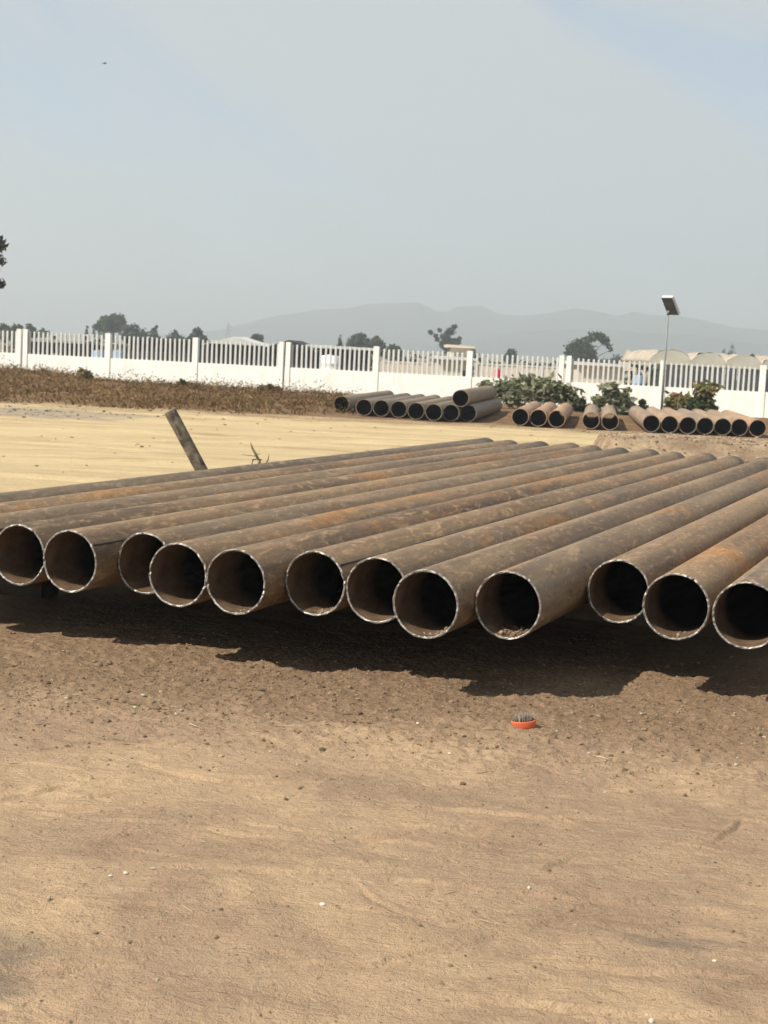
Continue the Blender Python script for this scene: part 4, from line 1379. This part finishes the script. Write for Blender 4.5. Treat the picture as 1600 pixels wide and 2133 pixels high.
def dead_plant():
    x, y = -1.13, 13.2
    root = empty('dead_plant', (x, y, gh(x, y)))
    tag(root, 'dry forked dead plant sticking up behind the near pipes', 'plant')
    m = simple('dead_stalk', (0.16, 0.125, 0.085), 0.95, 0, 0.4, 20)
    MB().tube([(0, 0, -.04), (.02, 0, .3), (-.01, 0, .5), (.035, .01, .57), (.05, 0, .60)], [.012, .011, .010, .009, .006], 6).obj('stem', m, root, True)
    MB().tube([(0.0, 0, .5), (-.03, .01, .545), (-.02, .01, .59), (.03, 0, .60), (.05, 0, .56), (.02, 0, .52)], [.009, .01, .009, .009, .008, .006], 6).obj('twig', m, root, True)
    MB().tube([(.03, 0, .59), (.0, .01, .64), (-.03, 0, .69), (-.045, .0, .735)], [.012, .012, .010, .004], 6).obj('twig', m, root, True)
    MB().tube([(.02, 0, .62), (-.06, .0, .625), (-.12, .01, .63)], [.006, .004, .002], 5).obj('twig', m, root, True)
    MB().tube([(.02, 0, .42), (.07, .01, .51), (.11, .02, .60), (.115, .02, .645)], [.010, .008, .006, .003], 6).obj('twig', m, root, True)
    MB().tube([(.01, 0, .4), (-.05, -.01, .49), (-.06, 0, .55)], [.008, .006, .003], 6).obj('twig', m, root, True)


dead_plant()


def scrub_brush():
    x, y = 0.650, 6.49
    z = gh(x, y)
    root = empty('scrub_brush', (x, y, z + 0.001))
    root.rotation_euler = (radians(6), radians(-7), radians(4))
    tag(root, 'small orange scrub brush lying bristles up on the dirt', 'brush')
    mo = simple('orange_plastic', (0.60, 0.125, 0.050), 0.6, 0, 0.14, 12, 0, 0.5)
    mb = simple('brush_bed', (0.05, 0.03, 0.02), 0.8, 0, 0.2, 30)
    mr = islandmat('bristle_fibre', [(0.20, 0.165, 0.12), (0.36, 0.31, 0.24), (0.55, 0.50, 0.42)], 0.7)
    a_, b_ = 0.054, 0.026
    n = 36
    vs = []; fs = []
    def ring(s, zz):
        out = []
        for q in range(n):
            t = 2 * pi * q / n
            px = a_ * cos(t); py = b_ * sin(t)
            if px < 0: py *= 1 - 0.45 * (abs(px) / a_) ** 2; px *= 1.06
            out.append((px * s, py * s, zz))
        return out
    lev = [(0.80, 0.0), (0.88, 0.004), (0.95, 0.017), (1.0, 0.033), (0.99, 0.0365), (0.90, 0.0365), (0.88, 0.034)]
    for s, zz in lev: vs += ring(s, zz)
    for i in range(len(lev) - 1):
        for q in range(n):
            fs.append((i * n + q, i * n + (q + 1) % n, (i + 1) * n + (q + 1) % n, (i + 1) * n + q))
    fs.append(tuple(range(n))[::-1]); fs.append(tuple((len(lev) - 1) * n + q for q in range(n)))
    MB().add(vs, fs).obj('handle_block', mo, root, True)
    vs = ring(0.90, 0.0345) + ring(0.86, 0.0395)
    fs = [(q, (q + 1) % n, n + (q + 1) % n, n + q) for q in range(n)] + [tuple(n + q for q in range(n))]
    MB().add(vs, fs).obj('bristle_bed', mb, root)
    rg = random.Random(3)
    b = MB()
    for i in range(9):
        for j in range(4):
            px = -0.042 + 0.084 * i / 8; py = -0.018 + 0.036 * j / 3
            if (px / 0.047) ** 2 + (py / 0.022) ** 2 > 1: continue
            for q in range(7):
                dx, dy = rg.gauss(0, .0016), rg.gauss(0, .0012)
                b.tube([(px + dx, py + dy, .037), (px + dx * 2.2 + rg.gauss(.0015, .0012), py + dy * 2.2 + rg.gauss(0, .0012), .064 + rg.uniform(-.005, .005))], [.0011, .0009], 4)
    o = b.obj('bristles', mr, root)
    o['kind'] = 'stuff'


scrub_brush()


def blobs(n, pos, sizes, rg, flat=0.6):
    """n rough little stones as one mesh"""
    base = np.array([(0, 0, 1), (0.894, 0, 0.447), (0.276, 0.851, 0.447), (-0.724, 0.526, 0.447), (-0.724, -0.526, 0.447), (0.276, -0.851, 0.447),
                     (0.724, 0.526, -0.447), (-0.276, 0.851, -0.447), (-0.894, 0, -0.447), (-0.276, -0.851, -0.447), (0.724, -0.526, -0.447), (0, 0, -1)])
    tri = np.array([(0, 1, 2), (0, 2, 3), (0, 3, 4), (0, 4, 5), (0, 5, 1), (1, 6, 2), (2, 7, 3), (3, 8, 4), (4, 9, 5), (5, 10, 1),
                    (2, 6, 7), (3, 7, 8), (4, 8, 9), (5, 9, 10), (1, 10, 6), (6, 11, 7), (7, 11, 8), (8, 11, 9), (9, 11, 10), (10, 11, 6)])
    sc = rg.uniform(0.65, 1.35, (n, 1, 3)); sc[:, :, 2] *= flat
    jit = 1 + rg.uniform(-0.22, 0.22, (n, 12, 1))
    a = rg.uniform(0, 2 * pi, n); ca, sa = np.cos(a)[:, None], np.sin(a)[:, None]
    P = base[None] * sc * jit * np.asarray(sizes)[:, None, None]
    x = P[:, :, 0] * ca - P[:, :, 1] * sa; y = P[:, :, 0] * sa + P[:, :, 1] * ca
    V = np.stack([x, y, P[:, :, 2]], 2) + np.asarray(pos)[:, None, :]
    F = tri[None] + (np.arange(n) * 12)[:, None, None]
    return V.reshape(-1, 3), F.reshape(-1, 3)


def near_scatter():
    rg = np.random.default_rng(44)
    # soil clods, thick in the churned belt before the pipes
    n = 16000
    X = rg.uniform(-2.4, 2.5, n); Y = np.where(rg.uniform(0, 1, n) < 0.90, rg.normal(7.0, 0.5, n), rg.uniform(3.3, 8.6, n))
    ok = (Y > 3.2) & (Y < 8.8); X, Y = X[ok], Y[ok]
    S = np.clip(rg.lognormal(-5.85, 0.55, len(X)), 0.0015, 0.016)
    Z = ground_h(X, Y) + detail_h(X, Y) + S * 0.15
    V, F = blobs(len(X), np.stack([X, Y, Z], 1), S, rg, 0.7)
    o = link('soil_crumbs', np_mesh('soil_crumbs', V, F, islandmat('soil_clod', [(0.105, 0.070, 0.045), (0.165, 0.113, 0.072), (0.225, 0.156, 0.10), (0.29, 0.205, 0.13)])))
    tag(o, 'loose brown soil crumbs scattered over the foreground dirt', 'soil', kind='stuff')
    n = 1000
    X = rg.uniform(-2.4, 2.5, n); Y = np.where(rg.uniform(0, 1, n) < 0.55, rg.normal(6.7, 0.6, n), rg.uniform(3.3, 8.4, n))
    ok = (Y > 3.2) & (Y < 8.6); X, Y = X[ok], Y[ok]
    S = np.clip(rg.lognormal(-5.55, 0.42, len(X)), 0.002, 0.011)
    Z = ground_h(X, Y) + detail_h(X, Y) + S * 0.25
    V, F = blobs(len(X), np.stack([X, Y, Z], 1), S, rg, 0.65)
    o = link('pebbles', np_mesh('pebbles', V, F, islandmat('pale_pebble', [(0.16, 0.12, 0.08), (0.22, 0.17, 0.12), (0.29, 0.24, 0.17), (0.46, 0.40, 0.31)])))
    tag(o, 'small pale pebbles strewn over the foreground dirt', 'pebbles', kind='stuff')
    # straw, twigs and splinters
    b = MB()
    r2 = random.Random(9)
    for i in range(330):
        x = r2.uniform(-2.3, 2.4); y = r2.gauss(6.7, 0.5) if r2.random() < .8 else r2.uniform(3.4, 8)
        if not 3.3 < y < 8.3: continue
        a = r2.uniform(0, pi); L_ = r2.uniform(.015, .075); w = r2.uniform(.0006, .0018)
        pts = []
        qx = [x + cos(a) * L_ * t + (r2.gauss(0, .003) if t == 0 else 0) for t in (-.5, 0, .5)]; qy = [y + sin(a) * L_ * t for t in (-.5, 0, .5)]
        qz = ground_h(qx, qy) + detail_h(np.array(qx), np.array(qy))
        for t in range(3):
            pts.append((qx[t], qy[t], float(qz[t]) + w + r2.uniform(0, .004)))
        b.tube(pts, [w, w, w * .6], 4)
    o = b.obj('straw_bits', islandmat('straw', [(0.06, 0.042, 0.028), (0.20, 0.15, 0.09), (0.42, 0.35, 0.23)]))
    tag(o, 'bits of straw and twig littering the dirt before the pipes', 'straw', kind='stuff')
    # rubble on the spoil bank and along its foot
    n = 5000
    X = rg.uniform(2.6, 8.5, n); Y = rg.uniform(18.7, 22.6, n)
    S = np.clip(rg.lognormal(-4.75, 0.45, n), 0.004, 0.028)
    Z = ground_h(X, Y) + S * 0.2
    V, F = blobs(n, np.stack([X, Y, Z], 1), S, rg, 0.7)
    o = link('rubble', np_mesh('rubble', V, F, islandmat('spoil_rubble', [(0.12, 0.08, 0.055), (0.22, 0.155, 0.105), (0.33, 0.25, 0.17), (0.46, 0.38, 0.28)])))
    tag(o, 'crumbly pale rubble on the spoil bank behind the near pipes', 'rubble', kind='stuff')
    # ash and stones at the foot of the overgrown bank
    n = 380
    X = rg.normal(-7.4, 1.7, n); Y = rg.normal(30.4, 1.3, n)
    S = np.clip(rg.lognormal(-4.1, 0.55, n), 0.01, 0.09)
    Z = ground_h(X, Y) + S * 0.15
    V, F = blobs(n, np.stack([X, Y, Z], 1), S, rg, 0.5)
    o = link('ash_rubble', np_mesh('ash_rubble', V, F, islandmat('ash_stone', [(0.07, 0.06, 0.055), (0.14, 0.12, 0.105), (0.20, 0.17, 0.145), (0.34, 0.30, 0.26)])))
    tag(o, 'grey ash and rubble at the left foot of the dry bank', 'rubble', kind='stuff')
    # soil lumps on the roadway and before the far pipes
    n = 700
    X = rg.uniform(-8, 11, n); Y = np.where(rg.uniform(0, 1, n) < 0.5, rg.normal(33.6, 0.5, n), rg.uniform(11, 33, n))
    S = np.clip(rg.lognormal(-4.2, 0.5, n), 0.006, 0.05)
    Z = ground_h(X, Y) + S * 0.2
    V, F = blobs(n, np.stack([X, Y, Z], 1), S, rg, 0.6)
    o = link('road_crumbs', np_mesh('road_crumbs', V, F, islandmat('road_lump', [(0.14, 0.10, 0.06), (0.28, 0.20, 0.12), (0.42, 0.33, 0.2)])))
    tag(o, 'soil lumps scattered over the sandy roadway', 'soil', kind='stuff')


near_scatter()


def stone(xp, yp, s, col, label, seed, name='stone', flat=0.65):
    """a single stone that can be pointed at; xp, yp is where its foot stands in the photograph"""
    d = MC @ np.array([(xp - 800) / FPX, -(yp - 1066.5) / FPX, -1.0])
    t = -H / d[2]
    x, y = t * d[0], t * d[1]
    rg = np.random.default_rng(seed)
    V, F = blobs(1, [(0, 0, 0)], [s], rg, flat)
    o = link(name, np_mesh(name, V, F, islandmat('stone_' + str(seed), [col, col])), None, (x, y, gh(x, y) + s * flat * 0.45))
    sub = o.modifiers.new('sub', 'SUBSURF'); sub.levels = 1; sub.render_levels = 1
    tag(o, label, 'stone', 'single stones on the dirt')


stone(248, 1336, 0.012, (0.50, 0.46, 0.40), 'pale stone on the shadow edge under the second pipe mouth', 401)
stone(205, 1388, 0.030, (0.20, 0.145, 0.092), 'large brown soil lump left, below the shadow edge', 402)
stone(228, 1386, 0.024, (0.19, 0.14, 0.09), 'brown soil lump touching the largest one on its right', 403)
stone(280, 1481, 0.010, (0.62, 0.58, 0.5), 'white stone in the dirt below the brown soil lumps', 404)
stone(672, 1888, 0.009, (0.62, 0.58, 0.5), 'white pebble alone in the lower middle foreground', 405)
stone(1102, 1854, 0.009, (0.55, 0.50, 0.42), 'pale pebble right of centre in the lower foreground', 406)
stone(1358, 2123, 0.011, (0.55, 0.50, 0.42), 'pale stone at the bottom edge, right of centre', 407)
stone(1488, 1998, 0.008, (0.60, 0.55, 0.46), 'pale pebble near the bottom right, on light dust', 408)
stone(936, 1572, 0.009, (0.60, 0.55, 0.46), 'pale pebble left below the orange brush', 409)
stone(870, 1510, 0.009, (0.60, 0.55, 0.46), 'pale stone left of the orange brush', 410)
stone(1534, 1592, 0.011, (0.45, 0.38, 0.28), 'tan stone near the right edge below the brush level', 411)
stone(1592, 1535, 0.013, (0.42, 0.35, 0.26), 'tan stone at the right edge under the last pipe', 412)
stone(230, 1826, 0.009, (0.60, 0.56, 0.48), 'pale flat pebble in the left foreground, beside another', 413)
stone(262, 1822, 0.010, (0.58, 0.52, 0.43), 'longer pale pebble right of the flat one, left foreground', 414)


def twig(pts_px, w, col, label, seed):
    P = []
    for (xp, yp) in pts_px:
        d = MC @ np.array([(xp - 800) / FPX, -(yp - 1066.5) / FPX, -1.0])
        t = -H / d[2]
        P.append((t * d[0], t * d[1], gh(t * d[0], t * d[1]) + w))
    n = len(P)
    c = P[0]
    o = MB().tube([(p[0] - c[0], p[1] - c[1], p[2] - c[2]) for p in P], [w * (1 - 0.5 * i / (n - 1)) for i in range(n)], 6).obj('twig', simple('twig_' + str(seed), col, 0.9, 0, 0.3, 60), None, True, c)
    tag(o, label, 'twig', 'twigs on the dirt')


twig([(1236, 1578), (1252, 1582), (1272, 1585)], 0.0035, (0.42, 0.35, 0.24), 'pale broken twig right below the orange brush', 1)
twig([(1255, 1596), (1262, 1586), (1275, 1582)], 0.0022, (0.36, 0.29, 0.19), 'thin side twig crossing the pale broken one', 2)
twig([(395, 1517), (410, 1524), (424, 1527)], 0.0035, (0.30, 0.25, 0.18), 'short pale twig in the left middle ground', 3)
twig([(1458, 1803), (1480, 1805), (1510, 1807)], 0.0013, (0.36, 0.30, 0.2), 'straight straw with knob near the right edge', 4)
twig([(580, 1518), (605, 1518), (625, 1519)], 0.0022, (0.38, 0.31, 0.2), 'pale straight twig in the middle ground', 5)
twig([(735, 1511), (755, 1507), (775, 1512)], 0.004, (0.07, 0.05, 0.035), 'dark bark strip near the centre of the dirt', 6)


# debris lying in the pipe mouths
def mouth_debris(idx, n, off, label, seed, smax=0.011):
    rg = np.random.default_rng(seed)
    la, ax_ = NEAR[idx][0], NEAR[idx][1]
    r = D1 / 2 - 0.0105
    a = -pi / 2 + rg.normal(off, 0.20, n)
    d = np.abs(rg.normal(0.09, 0.07, n)) + 0.012
    S = np.clip(rg.lognormal(-5.4, 0.45, n), 0.002, smax)
    rr = r - S * 0.35
    X = la + rr * np.cos(a); Z = B1 + D1 / 2 + rr * np.sin(a); A = ax_ + d
    P = np.stack([X * LAT.x + A * AX.x, X * LAT.y + A * AX.y, Z], 1)
    V, F = blobs(n, P, S, rg, 0.8)
    o = link('mouth_debris', np_mesh('mouth_debris', V, F, islandmat('debris_' + str(seed), [(0.07, 0.045, 0.03), (0.14, 0.095, 0.06), (0.22, 0.155, 0.10), (0.34, 0.27, 0.18)])))
    tag(o, label, 'debris', kind='stuff')


mouth_debris(8, 90, 0.25, 'soil crumbs lying in the mouth of the sixth open pipe', 501)
mouth_debris(10, 80, 0.30, 'brown flakes and crumbs in the mouth of the orange-patched pipe', 502, 0.016)
mouth_debris(11, 100, 0.12, 'pebbly debris in the mouth of the pipe beside the gap', 503, 0.014)
mouth_debris(13, 14, 0.0, 'few soil clods in the mouth of the second pipe from the right', 504, 0.012)
mouth_debris(7, 40, 0.1, 'rust flakes in the mouth of the fifth open pipe', 505, 0.006)


def bird():
    p = ony(218, 132, 60)
    root = empty('bird', p)
    root.rotation_euler = (0, radians(-8), radians(20))
    tag(root, 'tiny dark bird gliding high in the left of the sky', 'bird')
    m = simple('dark_feathers', (0.05, 0.05, 0.05), 0.9)
    MB().tube([(-.07, 0, 0), (-.03, 0, .005), (.03, 0, .005), (.06, 0, .01), (.085, 0, .008)], [.008, .02, .02, .014, .003], 8).obj('body', m, root, True)
    for s in (-1, 1):
        MB().add([(-.02, 0, .012), (.03, 0, .012), (.02, s * .09, .04), (-.01, s * .16, .02), (-.03, s * .08, .03), (-.02, 0, .006), (.03, 0, .006), (.02, s * .09, .034), (-.01, s * .16, .015), (-.03, s * .08, .024)],
                 [(0, 1, 2, 3, 4), (9, 8, 7, 6, 5), (0, 5, 6, 1), (1, 6, 7, 2), (2, 7, 8, 3), (3, 8, 9, 4), (4, 9, 5, 0)]).obj('wing', m, root)
    MB().add([(-.06, -.008, .002), (-.06, .008, .002), (-.12, .02, 0), (-.12, -.02, 0), (-.06, -.008, -.002), (-.06, .008, -.002), (-.12, .02, -.004), (-.12, -.02, -.004)],
             [(0, 1, 2, 3), (7, 6, 5, 4), (0, 3, 7, 4), (1, 5, 6, 2), (2, 6, 7, 3), (0, 4, 5, 1)]).obj('tail', m, root)


bird()


# ------------------------------------------------------------------ haze
def haze():
    b = MB().box(GX0 - 60, GX1 + 60, GY0 - 40, GY1 + 60, -5.0, 86.0)
    m = bpy.data.materials.new('hazy_air')
    m.use_nodes = True
    nt = m.node_tree
    nt.nodes.clear()
    o_ = nt.nodes.new('ShaderNodeOutputMaterial')
    v = nt.nodes.new('ShaderNodeVolumePrincipled')
    v.inputs['Color'].default_value = (0.90, 0.965, 0.99, 1)
    v.inputs['Density'].default_value = 0.00092
    v.inputs['Anisotropy'].default_value = 0.25
    nt.links.new(v.outputs[0], o_.inputs['Volume'])
    o = b.obj('haze', m)
    tag(o, kind='stuff')


haze()
